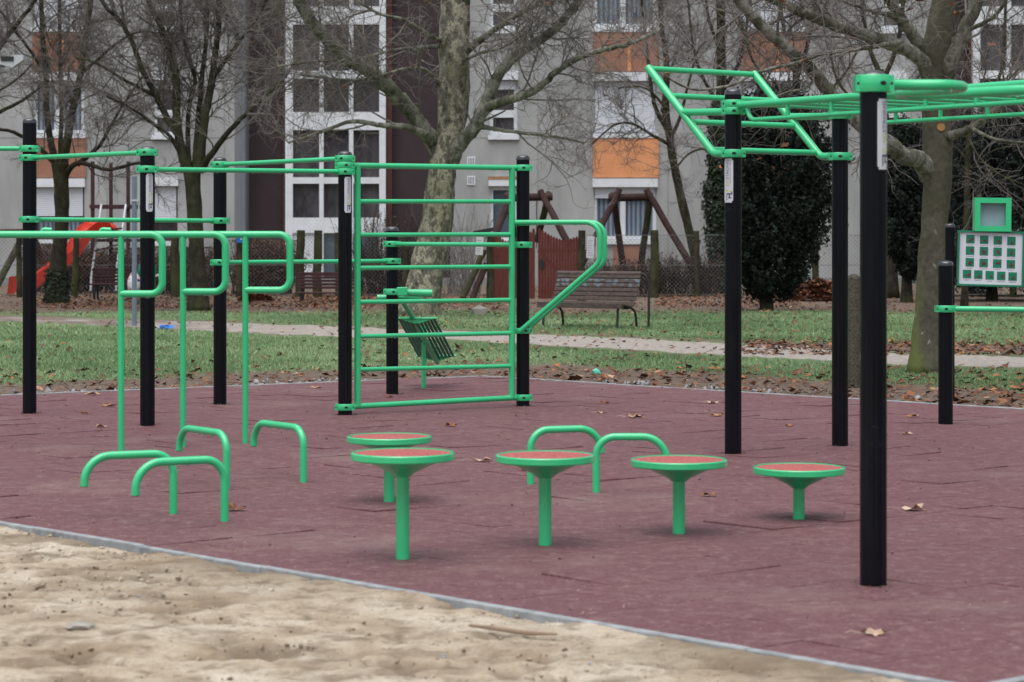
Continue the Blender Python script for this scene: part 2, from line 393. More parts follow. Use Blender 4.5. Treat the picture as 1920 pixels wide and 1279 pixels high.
M['signgreen'] = simple('sign_green', (.012, .20, .115), .45, .4, .12, 3)
M['pictored'] = simple('picto_dark_red', (.13, .03, .04), .5)
M['mirror'] = simple('blue_grey_acrylic', (.28, .37, .45), .35, .5, .12, 5)
M['hedge_twig'] = simple('hedge_twig', (.045, .033, .029), .9, .2, .4, 2)
M['wire'] = simple('galvanised_wire', (.13, .135, .135), .6, .4, .2, 2)
M['notice'] = simple('white_notice', (.60, .62, .65), .5, .3, .06, 8)
M['pinknotice'] = simple('pink_notice', (.58, .42, .46), .5, .3, .06, 8)
M['carpaint'] = simple('black_car_paint', (.012, .013, .016), .25, .6, .1, 3, coat=.5)
M['tyre'] = simple('tyre_rubber', (.012, .012, .013), .85, .3)
M['hub'] = simple('grey_hubcap', (.25, .26, .28), .4, .5)
M['soilcrumb'] = simple('soil_crumbs', (.13, .098, .072), .95, .1, .5, 20)
M['pebble'] = simple('grey_pebbles', (.30, .30, .31), .9, .2, .45, 15)
def drop():
    m, nt, b = new_mat('water_drop'); b.inputs['Base Color'].default_value = (.75, .85, .85, 1); b.inputs['Roughness'].default_value = .04
    b.inputs['Transmission Weight'].default_value = .8; b.inputs['IOR'].default_value = 1.33; return m
M['drop'] = drop()
# ------------------------------------------------------------------ outdoor gym
D = .12                                      # post diameter
DROPS = []                                   # points where rain drops hang
def drops(a, b, n, r):
    for _ in range(n):
        t = random.uniform(.03, .97); p = Vector(a).lerp(Vector(b), t); DROPS.append((p.x, p.y, p.z - r - .001, random.uniform(.003, .0062)))
def flute(a): return 1 - .045 * max(0, math.cos(8 * a)) ** 8
BASES = []
def make_post(parent, base, top_z, r=D / 2, dome=.022):
    b = Vector(base); mb = MB(); BASES.append(b)
    mb.tube([(b.x, b.y, -.12), (b.x, b.y, top_z - .035)], r, 48, flute=flute)
    p = mb.build('post', 'black', parent, smooth=30)
    z = top_z - .035; rr = r + .0025
    prof = [(rr, 0), (rr, .018), (rr * .95, .026)] + [(rr * .95 * math.cos(k * PI / 12), .026 + dome * math.sin(k * PI / 12)) for k in range(1, 6)] + [(.0, .026 + dome)]
    MB().lathe(prof, (b.x, b.y, z), 40).build('post_cap', 'cap', p)
    return p
def clamp(parent, c, z, hole=.3, lug=None, h=.056, r=.079):
    """clamp ring round a post at c; lug = unit direction of the bar it carries"""
    c = Vector((c.x, c.y, z)); mb = MB()
    prof = [(r - .012, -h / 2), (r - .003, -h / 2), (r, -h / 2 + .004), (r, h / 2 - .004), (r - .003, h / 2), (r - .012, h / 2)]
    mb.lathe(prof, c, 40)
    for s in (-1, 1):
        lo = c + Vector((s * .063 - .022, -.05, -h / 2 + .002)); hi = c + Vector((s * .063 + .022, .05, h / 2 - .002)); mb.box(lo, hi)
    a = -PI / 2 + hole; n = Vector((math.cos(a), math.sin(a), 0))
    mb.disc(c + n * (r - .001), n, .015, .0095, 16, .003, 1)
    for s in (-1, 1):                                        # clamp screws on the lug faces
        q = c + Vector((s * .074, -.05, 0)); mb.disc(q, (0, -1, 0), .006, None, 10, .002, 1)
    return mb.build('clamp', ['green', 'hole'], parent)
def bar(parent, pts, r, name='bar', n=16, dr=0, rad=None):
    if rad: pts = fillet(pts, rad)
    if dr: drops(pts[0], pts[-1], dr, r)
    return MB().tube(pts, r, n).build(name, 'green', parent)
def at_post(c, y): return Vector((c.x, c.y, H - (y - HY) / F * c.y))
def side(a, b, d=.085):                       # point a moved d toward b
    v = Vector(b) - Vector(a); v.z = 0; return Vector(a) + v.normalized() * d
def sticker(parent, c0, r, a0, a1, z0, z1, flip=False, tcol=.42):
    """curved label on the post between bearings a0..a1 (0 = facing the camera, + = right)"""
    rr = r + .0018; mb = MB(); K = 9
    def pt(u, z, e=0): a = -PI / 2 + u; return Vector((c0.x + math.cos(a) * (rr + e), c0.y + math.sin(a) * (rr + e), z))
    def patch(u0, u1, za, zb, mi, e):
        vs = []
        for k in range(K + 1):
            u = u0 + (u1 - u0) * k / K
            vs += [pt(u, za, e), pt(u, zb, e)]
        mb.add(vs, [(2 * k, 2 * k + 2, 2 * k + 3, 2 * k + 1) for k in range(K)], mi)
    hgt = z1 - z0; w = a1 - a0; q = .012
    patch(a0, a1, z0 + q, z1 - q, 0, 0); patch(a0 + w * .10, a1 - w * .10, z1 - q, z1, 0, 0); patch(a0 + w * .10, a1 - w * .10, z0, z0 + q, 0, 0)
    U = (lambda t: a1 - t * w) if flip else (lambda t: a0 + t * w)
    def mark(t0, t1, f0, f1, mi):
        ua, ub = sorted((U(t0), U(t1))); patch(ua, ub, z1 - f1 * hgt, z1 - f0 * hgt, mi, .0008)
    R = random.Random(5)
    # lettering, running up the label
    def text(body, f0, f1, t0, t1, mi):
        cu = bpy.data.curves.new('lettering', 'FONT'); cu.body = body; cu.resolution_u = 2
        ob = bpy.data.objects.new('lettering', cu); COL.objects.link(ob); dg = bpy.context.evaluated_depsgraph_get()
        me = bpy.data.meshes.new_from_object(ob.evaluated_get(dg)); vv = np.array([v.co[:] for v in me.vertices]); ff = [tuple(p.vertices) for p in me.polygons]
        bpy.data.objects.remove(ob); bpy.data.curves.remove(cu); bpy.data.meshes.remove(me)
        lo, hi = vv.min(0), vv.max(0); q = (vv - lo) / np.maximum(hi - lo, 1e-6)
        mb.add([pt(U(t1 + (t0 - t1) * b), z1 - (f1 + (f0 - f1) * a) * hgt, .0012) for a, b, _ in q], ff, mi)
    c = tcol
    text('STRONG', .03, .475, c, c + .26, 1); text('BE', .495, .62, c, c + .26, 2)
    for k in range(24): mark(c + .34, c + .42, .03 + k * .023, .03 + k * .023 + R.uniform(.008, .017), 3)
    mark(.40, .56, .70, .76, 2); mark(.70, .92, .735, .76, 2)
    mark(.38, .46, .79, .95, 1); mark(.38, .95, .79, .815, 1); mark(.62, .74, .80, .90, 1); mark(.56, .86, .885, .905, 1); mark(.84, .92, .765, .80, 1)
    return mb.build('sticker', ['sticker', 'navy', 'lime', 'greyink'], parent, smooth=60)

A, B, C_, Dp, E, Fp = (G(55.5, 775), G(276.5, 798), G(412.5, 758), G(647, 778), G(980.5, 761), G(735.5, 740))
def workout_frame():
    t = thing('workout_frame', 'large green and black pull-up frame with wall bars and a sit-up board', 'workout frame', Dp)
    L = Vector((A.x - 2.3, A.y - .9, 0))
    pA = make_post(t, A, at_post(A, 224).z); pB = make_post(t, B, at_post(B, 277).z); pC = make_post(t, C_, at_post(C_, 297).z)
    pD = make_post(t, Dp, at_post(Dp, 286).z); pE = make_post(t, E, at_post(E, 293).z); pF = make_post(t, Fp, at_post(Fp, 427).z)
    make_post(t, L, 2.45)
    sticker(pB, B, D / 2, -.05, .92, at_post(B, 397).z, at_post(B, 326).z)
    sticker(pD, Dp, D / 2, -.02, 1.05, at_post(Dp, 399).z, at_post(Dp, 332).z)
    def link(a, ya, b, yb, r=.0205, ha=.3, hb=.3, n=9, ca=True, cb=True):
        qa, qb = at_post(a, ya), at_post(b, yb)
        if ca: clamp(t, a, qa.z, ha)
        if cb: clamp(t, b, qb.z, hb)
        bar(t, [side(qa, qb), side(qb, qa)], r, 'pull_up_bar', dr=n)
    link(L, 279, A, 279, hb=.25); link(A, 296, B, 286, ha=-.25, hb=-.2); link(B, 317.5, Dp, 322, ha=.05, hb=.1)
    link(C_, 308.5, Dp, 297.5, ha=-.2, hb=-.35); link(A, 411.5, C_, 414, ha=0, hb=.25); link(C_, 492, Fp, 489.5, ha=.05, hb=.15); link(Fp, 457.5, E, 459, ha=-.3, hb=-.2)
    # wall bars between two posts
    a0, a1 = at_post(Dp, 310), at_post(E, 315); b0, b1 = at_post(Dp, 763), at_post(E, 745)
    for c, q, h in ((Dp, a0, .2), (E, a1, .1), (Dp, b0, .2), (E, b1, .1)): clamp(t, c, q.z, h)
    wb = MB().tube([side(a0, a1), side(a1, a0)], .0245, 16).build('wall_bars', 'green', t); drops(a0, a1, 20, .0245)
    MB().tube([side(b0, b1), side(b1, b0)], .0245, 16).build('side_rail', 'green', wb); drops(b0, b1, 14, .0245)
    fr = lambda q0, q1, f: q0.lerp(q1, f)
    f0, f1 = (670 - 647) / (980.5 - 647) * .965, (957 - 647) / (980.5 - 647) * 1.006
    for f in (f0, f1):
        MB().tube([fr(a0, a1, f), fr(b0, b1, f)], .0285, 18).build('side_rail', 'green', wb)
    for yl, yr in ((377.5, 378), (440.5, 439.5), (503, 499.5), (567, 562), (631.5, 624), (694, 685.5)):
        u0, u1 = (yl - 310) / (763 - 310), (yr - 315) / (745 - 315)
        p, q = fr(fr(a0, a1, f0), fr(b0, b1, f0), u0), fr(fr(a0, a1, f1), fr(b0, b1, f1), u1)
        MB().tube([p, q], .0195, 14).build('rung', 'green', wb); drops(p, q, 13, .0195)
    # pair of bent dip handles on the right post
    d = Vector((.95, -.31, 0)).normalized(); n = Vector((-d.y, d.x, 0))
    zt, zb = at_post(E, 417).z, at_post(E, 620).z
    clamp(t, E, zt - .006, .9, h=.05); clamp(t, E, zb, .35, h=.05)
    for s, rr in ((-1, .0225), (1, .0225)):
        o = Vector((E.x, E.y, 0)) + n * s * .082
        at = lambda u, z: o + d * u + Vector((0, 0, z))
        pts = [at(-.06, zt), at(.75, zt), at(.75, zt - .36), at(0.0, zb)]
        bar(t, pts, rr, 'dip_handle', 18, rad=.13); drops(at(0, zt), at(.7, zt), 16, rr)
    # sit-up board hanging off the short post
    z1 = at_post(Fp, 547).z; clamp(t, Fp, z1, .2, h=.06, r=.082)
    sx = .0052
    c0 = Vector((Fp.x + .135, Fp.y + .03, z1))
    bd = MB().box((Fp.x + .045, Fp.y - .06, z1 - .04), (Fp.x + .15, Fp.y + .06, z1 + .045)).build('sit_up_board', 'green', t, bevel=.008)
    z2 = z1 - .045
    MB().tube([(Fp.x - .155, Fp.y + .16, z2 - .018), (Fp.x + .27, Fp.y + .16, z2 - .018)], .031, 18).build('foot_bar', 'green', bd)
    MB().tube([(Fp.x + .11, Fp.y + .02, z2 + .035), (Fp.x + .385, Fp.y + .06, z2 + .028)], .037, 18).build('foot_bar', 'green', bd)
    tl, tr = P(746, 597, 24.0), P(817, 597, 24.0); bl, br = P(783, 668, 25.1), P(853, 667, 25.1)
    ax = ((bl + br) - (tl + tr)).normalized(); wv = (tr - tl).normalized(); nn = wv.cross(ax).normalized()
    spine = MB(); s0 = P(755, 566, 23.72); s1 = (bl + br) / 2 + nn * .0 + Vector((.01, 0, -.065)); spine.tube([s0, P(780, 606, 24.1) - Vector((0, 0, .0)), s1], .026, 14)
    spine.build('spine_tube', 'green', bd)
    for k in range(11):
        f = (k + .5) / 11; a = tl.lerp(tr, f); b_ = bl.lerp(br, f); dip = -.035 * (1 - abs(2 * f - 1))
        o = Vector((0, 0, dip)); MB().beam(a + o, b_ + o, .026, .012, up=nn).build('slat', 'signgreen', bd)
    for p, q in ((tl, tr), (bl, br)):
        mb = MB(); m = (p + q) / 2 + Vector((0, 0, -.05))
        mb.beam(p - wv * .012, q + wv * .012, .03, .014, up=nn)
        e = ax * .006; vs = [p + e, q + e, m + e + wv * .03, m + e - wv * .03]; vs += [v - ax * .012 for v in vs]
        mb.add(vs, [(0, 1, 2, 3), (7, 6, 5, 4), (0, 4, 5, 1), (1, 5, 6, 2), (2, 6, 7, 3), (3, 7, 4, 0)])
        mb.build('end_plate', 'green', bd)
    sp = G(794.5, 727.5); MB().tube([(sp.x, sp.y, -.1), (sp.x, sp.y, .62)], .0235, 16).build('support_leg', 'green', bd)
workout_frame()

GG, HH, NN = G(1374.5, 851), G(1575, 836), G(1637.5, 1097)
def monkey_bars():
    t = thing('monkey_bars', 'tall green overhead ladder with inclined end rungs on thick black posts, right of the stools', 'monkey bars', GG)
    pG = make_post(t, GG, at_post(GG, 169).z); pH = make_post(t, HH, at_post(HH, 197).z); pN = make_post(t, NN, at_post(NN, 141).z, dome=.03)
    sticker(pG, GG, D / 2, -1.45, -.08, at_post(GG, 380).z, at_post(GG, 297.5).z, tcol=.36)
    sticker(pN, NN, D / 2, .15, 1.15, at_post(NN, 318.5).z, at_post(NN, 186.5).z)
    across = Vector((.85, .66, 0)); u = across.normalized(); out = Vector((-u.y, u.x, 0)); back = Vector((.53, -.85, 0))
    zb, zt = at_post(GG, 287).z, 2.80
    # inclined ladder
    lad = None
    zm = 2.452
    for c, nm in ((GG, 'l'), (HH, 'r')):
        at = lambda s, z, c=c: Vector((c.x, c.y, 0)) + out * s + Vector((0, 0, z))
        pts = fillet([at(.07, zb), at(.20, zb), at(.92, zt)], .10)
        o = MB().tube(pts, .0285, 18).build('inclined_ladder' if lad is None else 'side_rail', 'green', t if lad is None else lad)
        if lad is None: lad = o
        MB().tube([at(.07, zm - .015), at(.55, zm)], .0265, 16).build('brace', 'green', lad)
        clamp(t, c, zb - .004, .0 if nm == 'l' else -.1, h=.057); clamp(t, c, zm - .013, 0 if nm == 'l' else -.1, h=.053)
    for f in (.985, .665, .362, .045):
        z = zb + (zt - zb) * f; s = .20 + .72 * f
        p, q = GG + out * s + Vector((0, 0, z)), HH + out * s + Vector((0, 0, z))
        MB().tube([p, q], .0215, 14).build('rung', 'green', lad); drops(p, q, 8, .0215)
    # overhead rails with lower grip rails
    zr, zl = 2.478, 2.368
    S = 3.9
    def hand(c, s, z): return Vector((c.x, c.y, 0)) + back * s + Vector((0, 0, z))
    for c in (GG, HH):
        clamp(t, c, zr + .012, .0, h=.055)
        rail = MB().tube([hand(c, .06, zr), hand(c, S, zr)], .0265, 18).build('overhead_rail', 'green', t); drops(hand(c, .1, zr), hand(c, S, zr), 30, .0265)
        s0 = .17 if c is GG else .26
        low = fillet([hand(c, s0, zr), hand(c, s0 + .0, zl), hand(c, S, zl)], .085)
        MB().tube(low, .0165, 14).build('grip_rail', 'green', rail); drops(hand(c, .4, zl), hand(c, S, zl), 22, .0165)
        for s in [.62 + k * .47 for k in range(7)]:
            MB().tube([hand(c, s, zr), hand(c, s, zl)], .0155, 12).build('hanger', 'green', rail)
    for k in range(12):
        s = .35 + k * .3
        p, q = hand(GG, s, zr - .01), hand(HH, s, zr - .01)
        MB().tube([p, q], .0165, 12).build('rung', 'green', t); drops(p, q, 5, .0165)
    # serpentine bar from the near post
    zn = at_post(NN, 157.5).z
    clamp(t, NN, zn, .42, h=.077, r=.0815)
    pts = [(NN.x + .06, NN.y + .03), (1.78, 10.83), (1.93, 10.83), (2.03, 10.93), (2.045, 11.06), (1.97, 11.2), (1.86, 11.36), (1.85, 11.52), (1.96, 11.58), (2.12, 11.46), (2.36, 11.2), (2.62, 11.0), (2.85, 10.95), (2.98, 11.1)]
    MB().tube(catmull([(x, y, zn) for x, y in pts], 6), .0245, 16).build('serpentine_bar', 'green', t)
    for a in [(1.7, 10.83), (1.8, 10.85), (1.9, 10.85), (2.2, 11.4), (2.3, 11.28)]: drops((*a, zn), (a[0] + .08, a[1] - .02, zn), 2, .0245)
    R2 = Vector((3.06, 11.2, 0)); make_post(t, R2, zn + .07); clamp(t, R2, zn, 0, h=.077, r=.0815)
    for c in (GG, HH):
        q = hand(c, S + .07, 0); make_post(t, q, 2.585); clamp(t, q, zr, 0)
monkey_bars()

def parallel_bar(px, base_y, loop_x, low_y, label, nub=None):
    b = G(px, base_y); Z = b.y; k = Z / F
    t = thing('parallel_bar', label, 'parallel bar', b, 'green parallel bars with looped ends')
    d = Vector((1, -.10, 0)).normalized()
    zt = H + .001; zl = H - (low_y - HY) * k; w = (loop_x - px) * k
    at = lambda s, z: Vector((b.x, b.y, 0)) + d * s + Vector((0, 0, z))
    MB().tube([at(0, -.1), at(0, zt)], .0225, 18).build('post', 'green', t)
    L = 3.1
    pts = fillet([at(0, zl), at(w, zl), at(w, zt), at(-L, zt)], [0, .085, .085, 0], 9)
    MB().tube(pts, .0262, 20).build('hand_rail', 'green', t); drops(at(.1, zl), at(w * .8, zl), 3, .026); drops(at(-1, zt), at(w * .8, zt), 5, .026)
    MB().tube([at(-L + .3, -.1), at(-L + .3, zt)], .0225, 16).build('post', 'green', t)
    if nub:
        s = (nub - px) * k; MB().tube(fillet([at(s - .03, zt), at(s - .02, zt + .038), at(s + .05, zt + .034)], .02), .017, 10).build('hook', 'green', t)
parallel_bar(227, 845, 306, 551, 'nearest green parallel bar with a looped end, behind the two front push-up handles')
parallel_bar(343, 838.5, 424, 547, 'middle green parallel bar with a looped end, between the other two', 192)
parallel_bar(460, 831, 545, 544, 'farthest green parallel bar with a looped end, beside the shortest push-up handle', 76)

def handle(lx, ly, ytl, rx, ry, ytr, mirror, label):
    """push-up handle: one leg in the ground, the other end a short open hook"""
    z = .338
    long_x, long_y = (rx, ry) if not mirror else (lx, ly)
    base = G(long_x, long_y)
    yt = ytl if not mirror else ytr; fx = lx if not mirror else rx
    Zf = (H - z) * F / (yt - HY); far = Vector(((fx - 960) / F * Zf, Zf, 0)); fy = ly if not mirror else ry
    zend = H - (fy - HY) / F * Zf
    t = thing('push_up_handle', label, 'push-up handle', base, 'low green push-up handles')
    up = Vector((0, 0, z))
    pts = fillet([base + Vector((0, 0, -.1)), base + up, far + up, far + Vector((0, 0, zend))], [0, .115, .145, 0], 10)
    MB().tube(pts, .0225, 20).build('grip_tube', 'green', t); drops(base.lerp(far, .25) + up, base.lerp(far, .75) + up, 9, .0225)
    MB().disc(far + Vector((0, 0, zend - .003)), (0, 0, 1), .0225, None, 20, .004).build('end_cap', 'cap', t)
handle(158, 912, 856, 325, 963, 851, False, 'leftmost low green push-up handle, half behind the one in front of it')
handle(254, 929, 868, 421, 977, 861, False, 'frontmost low green push-up handle, nearest the sand on the left')
handle(336, 845, 801, 425, 917, 806, False, 'low green push-up handle standing at the foot of the middle parallel bar')
handle(476, 836, 791, 569, 904, 796, False, 'low green push-up handle standing at the foot of the farthest parallel bar')
handle(995, 908, 804, 1127, 849, 803, True, 'low green push-up handle partly behind the second stool')
handle(1118, 924, 820, 1250, 876, 819, True, 'low green push-up handle between the second and third stools')

def stool(bx, by, cx, cy, half, label):
    b = G(bx, by); k = b.y / F; z = H - (cy - HY) * k; r = half * k
    t = thing('step_stool', label, 'step stool', b, 'round green stepping stools')
    MB().tube([(b.x, b.y, -.1), (b.x, b.y, z - .06)], .0325, 24).build('stem', 'green', t)
    MB().lathe([(.04, -.115), (.06, -.098), (r * .80, -.033), (r * .80, -.028)], (b.x, b.y, z), 48).build('support_cone', 'green', t)
    MB().lathe([(r - .03, -.037), (r - .006, -.037), (r, -.031), (r, -.004), (r - .004, .001), (r - .014, .001), (r - .016, -.006)], (b.x, b.y, z), 72).build('rim', 'green', t)
    MB().lathe([(r - .015, -.03), (r - .015, -.004), (r * .6, .0), (0, .002)], (b.x, b.y, z), 72).build('step_pad', 'red_rubber', t)
stool(755, 1048, 753.5, 848, 97.5, 'tallest round stool with a red pad, the one closest to the sand')
stool(1022, 1022, 1021, 852.5, 93, 'round green stool with a red pad, second tallest, right of the two overlapping ones')
stool(1273, 1000, 1272, 861, 90.5, 'round green stool with a red pad between the lowest stool and the second tallest')
stool(1498, 973, 1499, 875.5, 86, 'lowest round green stool with a red pad, nearest the thick black post')
stool(730, 941, 730, 817.5, 80, 'round green stool with a red pad, half behind the tallest stool')

def low_bar():
    b = G(1773, 795)
    t = thing('low_bar', 'short black post carrying a single green bar in front of the exercise board', 'low bar', b)
    make_post(t, b, at_post(b, 491).z, dome=.02)
    q = at_post(b, 579); clamp(t, b, q.z, -.1, h=.056); e = Vector((b.x + 1.75, b.y - .75, q.z))
    bar(t, [side(q, e), e], .0235, 'bar', dr=12); e0 = Vector((e.x, e.y, 0)) + (Vector((e.x, e.y, 0)) - b).normalized() * .08
    make_post(t, e0, at_post(b, 491).z); clamp(t, e0, q.z, 0)
low_bar()

def info_board():
    Z = 23.0; k = Z / F
    b = Vector((P(1781, 0, Z).x, Z, 0))
    t = thing('exercise_board', 'white exercise board of green pictures in a green frame between black posts', 'notice board', b)
    zt = P(0, 420, Z).z
    for x in (1781, 1934): make_post(t, Vector((P(x, 0, Z).x, Z, 0)), zt, .045, .015)
    c = P(1857, 485, Z); rot = Matrix.Rotation(math.radians(1.5), 3, 'Y')
    W, Hh = 118 * k / 2, 97 * k / 2
    def bx(mb, x0, x1, z0, z1, y0, y1, mi=0): mb.box((c.x + x0, Z + y0, c.z + z0), (c.x + x1, Z + y1, c.z + z1), mi, rot, c); return mb
    e = .018
    f = MB()
    bx(f, -W - e, W + e, Hh, Hh + e, -.03, .03); bx(f, -W - e, W + e, -Hh - e, -Hh, -.03, .03); bx(f, -W - e, -W, -Hh, Hh, -.03, .03); bx(f, W, W + e, -Hh, Hh, -.03, .03)
    f.build('board_frame', 'signgreen', t)
    pn = bx(MB(), -W, W, -Hh, Hh, -.012, .012).build('board_panel', 'panel', t)
    s = 15.6 * k
    def cell(x, y):
        px, pz = (x - 1857) * k, -(y - 485) * k
        m = bx(MB(), px - s / 2, px + s / 2, pz - s / 2, pz + s / 2, -.016, -.0118, 0)
        R = random.Random(int(x * 7 + y))
        for q in range(3):
            a, b2 = R.uniform(-.22, .12), R.uniform(-.25, .12)
            bx(m, px + a * s, px + (a + R.uniform(.16, .36)) * s, pz + b2 * s - .1 * s, pz + (b2 + R.uniform(.10, .26)) * s - .1 * s, -.0185 - q * .0008, -.0158, 1)
        w = R.uniform(.3, .5) * s
        bx(m, px - w, px + w, pz - s * .74, pz - s * .70, -.0135, -.0118, 2)
        m.build('exercise_picture', ['signgreen', 'pictored', 'greyink'], pn)
    for r_, y in enumerate((450, 471.5, 493.5)):
        for x in (1818, 1844, 1869.5, 1895): cell(x, y + (x - 1857) * .022)
    for x in (1813.5, 1834.5, 1856, 1877.5, 1899): cell(x, 516 + (x - 1857) * .03)
    for x in (-W - .05, W + .02):
        for z in (-Hh + .03, Hh - .03): bx(MB(), x, x + .035, z - .02, z + .02, -.02, .02).build('bracket', 'cap', t)
    # square framed pane standing on top
    cx, cz = P(1860, 402, Z).x, P(1860, 402.5, Z).z; w = 34 * k; h = 31.5 * k; g = 10 * k
    rot2 = Matrix.Rotation(math.radians(.6), 3, 'Y'); m = MB()
    def b2(mb, x0, x1, z0, z1, y0, y1, mi=0): mb.box((cx + x0, Z + y0, cz + z0), (cx + x1, Z + y1, cz + z1), mi, rot2, Vector((cx, Z, cz))); return mb
    b2(m, -w, w, h - g, h, -.06, .06); b2(m, -w, w, -h, -h + g, -.06, .06); b2(m, -w, -w + g, -h + g, h - g, -.06, .06); b2(m, w - g, w, -h + g, h - g, -.06, .06)
    fr = m.build('display_frame', 'green', t); b2(MB(), -w + g, w - g, -h + g, h - g, .015, .025).build('acrylic_pane', 'mirror', fr)
info_board()

def bollard():
    b = G(1601, 724)
    prof = [(.062, -.1), (.062, 1.10), (.060, 1.125), (.045, 1.145), (.02, 1.155), (0, 1.157)]
    o = MB().lathe(prof, b, 28).build('bollard', 'aggregate', None, b)
    tag(o, 'round mossy concrete bollard on the grass, seen between two black posts', 'bollard')
bollard()

def finish_drops():
    base = []; mb_v = []; mb_f = []
    ico = bmesh.new(); bmesh.ops.create_icosphere(ico, subdivisions=1, radius=1); iv = np.array([v.co for v in ico.verts]); iff = np.array([[v.index for v in f.verts] for f in ico.faces]); ico.free()
    pts = np.array(DROPS); n = len(pts)
    V = (iv[None] * pts[:, 3][:, None, None] * np.array([1, 1, 1.15]) + pts[:, None, :3]).reshape(-1, 3)
    Q = (iff[None] + (np.arange(n) * len(iv))[:, None, None]).reshape(-1, 3)
    o = np_mesh('rain_drops', V, Q, 'drop', smooth=180); tag(o, kind='stuff')
finish_drops()
# ------------------------------------------------------------------ ground
Q0, Q1, Q2, Q3 = Vector((1.595, 8.36)), Vector((10.23, 15.74)), Vector((-.352, 26.6)), Vector((-9.37, 20.33))   # front, right, back, left corner of the rubber
def vnoise(x, y, seed=0):
    x = np.asarray(x, float); y = np.asarray(y, float); xi = np.floor(x).astype(np.int64); yi = np.floor(y).astype(np.int64); fx = x - xi; fy = y - yi
    def h(a, b): 
        n = (a * 374761393 + b * 668265263 + seed * 974634777) & 0xffffffff; n = ((n ^ (n >> 13)) * 1274126177) & 0xffffffff; return ((n ^ (n >> 16)) & 0xffff) / 65535.0
    ux = fx * fx * (3 - 2 * fx); uy = fy * fy * (3 - 2 * fy)
    return (h(xi, yi) * (1 - ux) + h(xi + 1, yi) * ux) * (1 - uy) + (h(xi, yi + 1) * (1 - ux) + h(xi + 1, yi + 1) * ux) * uy
def fbm(x, y, s, o=4, seed=0, g=.5):
    t = 0; a = 1; n = 0
    for k in range(o): t = t + a * vnoise(x * s * 2 ** k, y * s * 2 ** k, seed + k * 17); n += a; a *= g
    return t / n
def sdq(x, y):
    """signed distance to the rubber outline, negative inside"""
    pts = [Q0, Q1, Q2, Q3]; d = None
    for i in range(4):
        a, b = pts[i], pts[(i + 1) % 4]; e = (b - a).normalized()
        s = (x - a.x) * e.y - (y - a.y) * e.x
        d = s if d is None else np.maximum(d, s)
    return d
structure(MB().add([(-1500, -400, -.16), (1500, -400, -.16), (1500, 2500, -.16), (-1500, 2500, -.16)], [(0, 1, 2, 3)]).build('ground', 'earth', smooth=0))

def rubber_surface():
    nu, nv = 32, 22; V = []; Qd = []; T = []; R = random.Random(3)
    g = .0021; bv = .0028
    def at(u, v): 
        p = (Q0 * (1 - u) + Q3 * u) * (1 - v) + (Q1 * (1 - u) + Q2 * u) * v; return p
    for i in range(nu):
        off = .5 * (i % 2)
        for j in range(-1, nv):
            j0, j1 = max(0, j + off), min(nv, j + 1 + off)
            if j1 - j0 < .05: continue
            c = [at(i / nu, j0 / nv), at((i + 1) / nu, j0 / nv), at((i + 1) / nu, j1 / nv), at(i / nu, j1 / nv)]
            m = (c[0] + c[1] + c[2] + c[3]) / 4
            hs = [R.gauss(0, .0004) + (R.random() < .15) * R.uniform(.002, .010) for _ in range(4)]
            tone = R.random(); o = len(V)
            for q, z in zip(c, hs):
                w = (m - q).normalized(); p = q + w * g; V.append((p.x, p.y, z - .02))
            for q, z in zip(c, hs):
                w = (m - q).normalized(); p = q + w * (g + .001); V.append((p.x, p.y, z - bv))
            for q, z in zip(c, hs):
                w = (m - q).normalized(); p = q + w * (g + bv); V.append((p.x, p.y, z))
            T += [tone] * 12
            for a in (0, 4):
                for k in range(4): Qd.append((o + a + k, o + a + (k + 1) % 4, o + a + 4 + (k + 1) % 4, o + a + 4 + k))
            Qd.append((o + 8, o + 9, o + 10, o + 11))
    ob = np_mesh('rubber_surface', V, Qd, 'rubber', attrs={'tone': T}); structure(ob)
    me = ob.data; bm = bmesh.new(); bm.from_mesh(me); bmesh.ops.recalc_face_normals(bm, faces=bm.faces); bm.to_mesh(me); bm.free()
    structure(MB().add([(p.x, p.y, -.018) for p in (Q0, Q1, Q2, Q3)], [(0, 1, 2, 3)]).build('rubber_base', 'rubber_gap', smooth=0))
rubber_surface()
def kerbs():
    mb = MB(); pts = [Q0, Q1, Q2, Q3]; R = random.Random(9)
    for i in range(4):
        a, b = pts[i], pts[(i + 1) % 4]; L = (b - a).length; n = int(L / 1.0); e = (b - a).normalized(); nn = Vector((e.y, -e.x))
        for k in range(n):
            s0, s1 = L * k / n + .003, L * (k + 1) / n - .003; dz = R.gauss(0, .002); dn = R.gauss(0, .002)
            p, q = a + e * s0 + nn * (.026 + dn), a + e * s1 + nn * (.026 + dn + R.gauss(0, .0015))
            mb.beam((p.x, p.y, -.068 + dz), (q.x, q.y, -.068 + dz + R.gauss(0, .0015)), .046, .15)
    structure(mb.build('kerb_strip', 'kerb', bevel=.006))
kerbs()
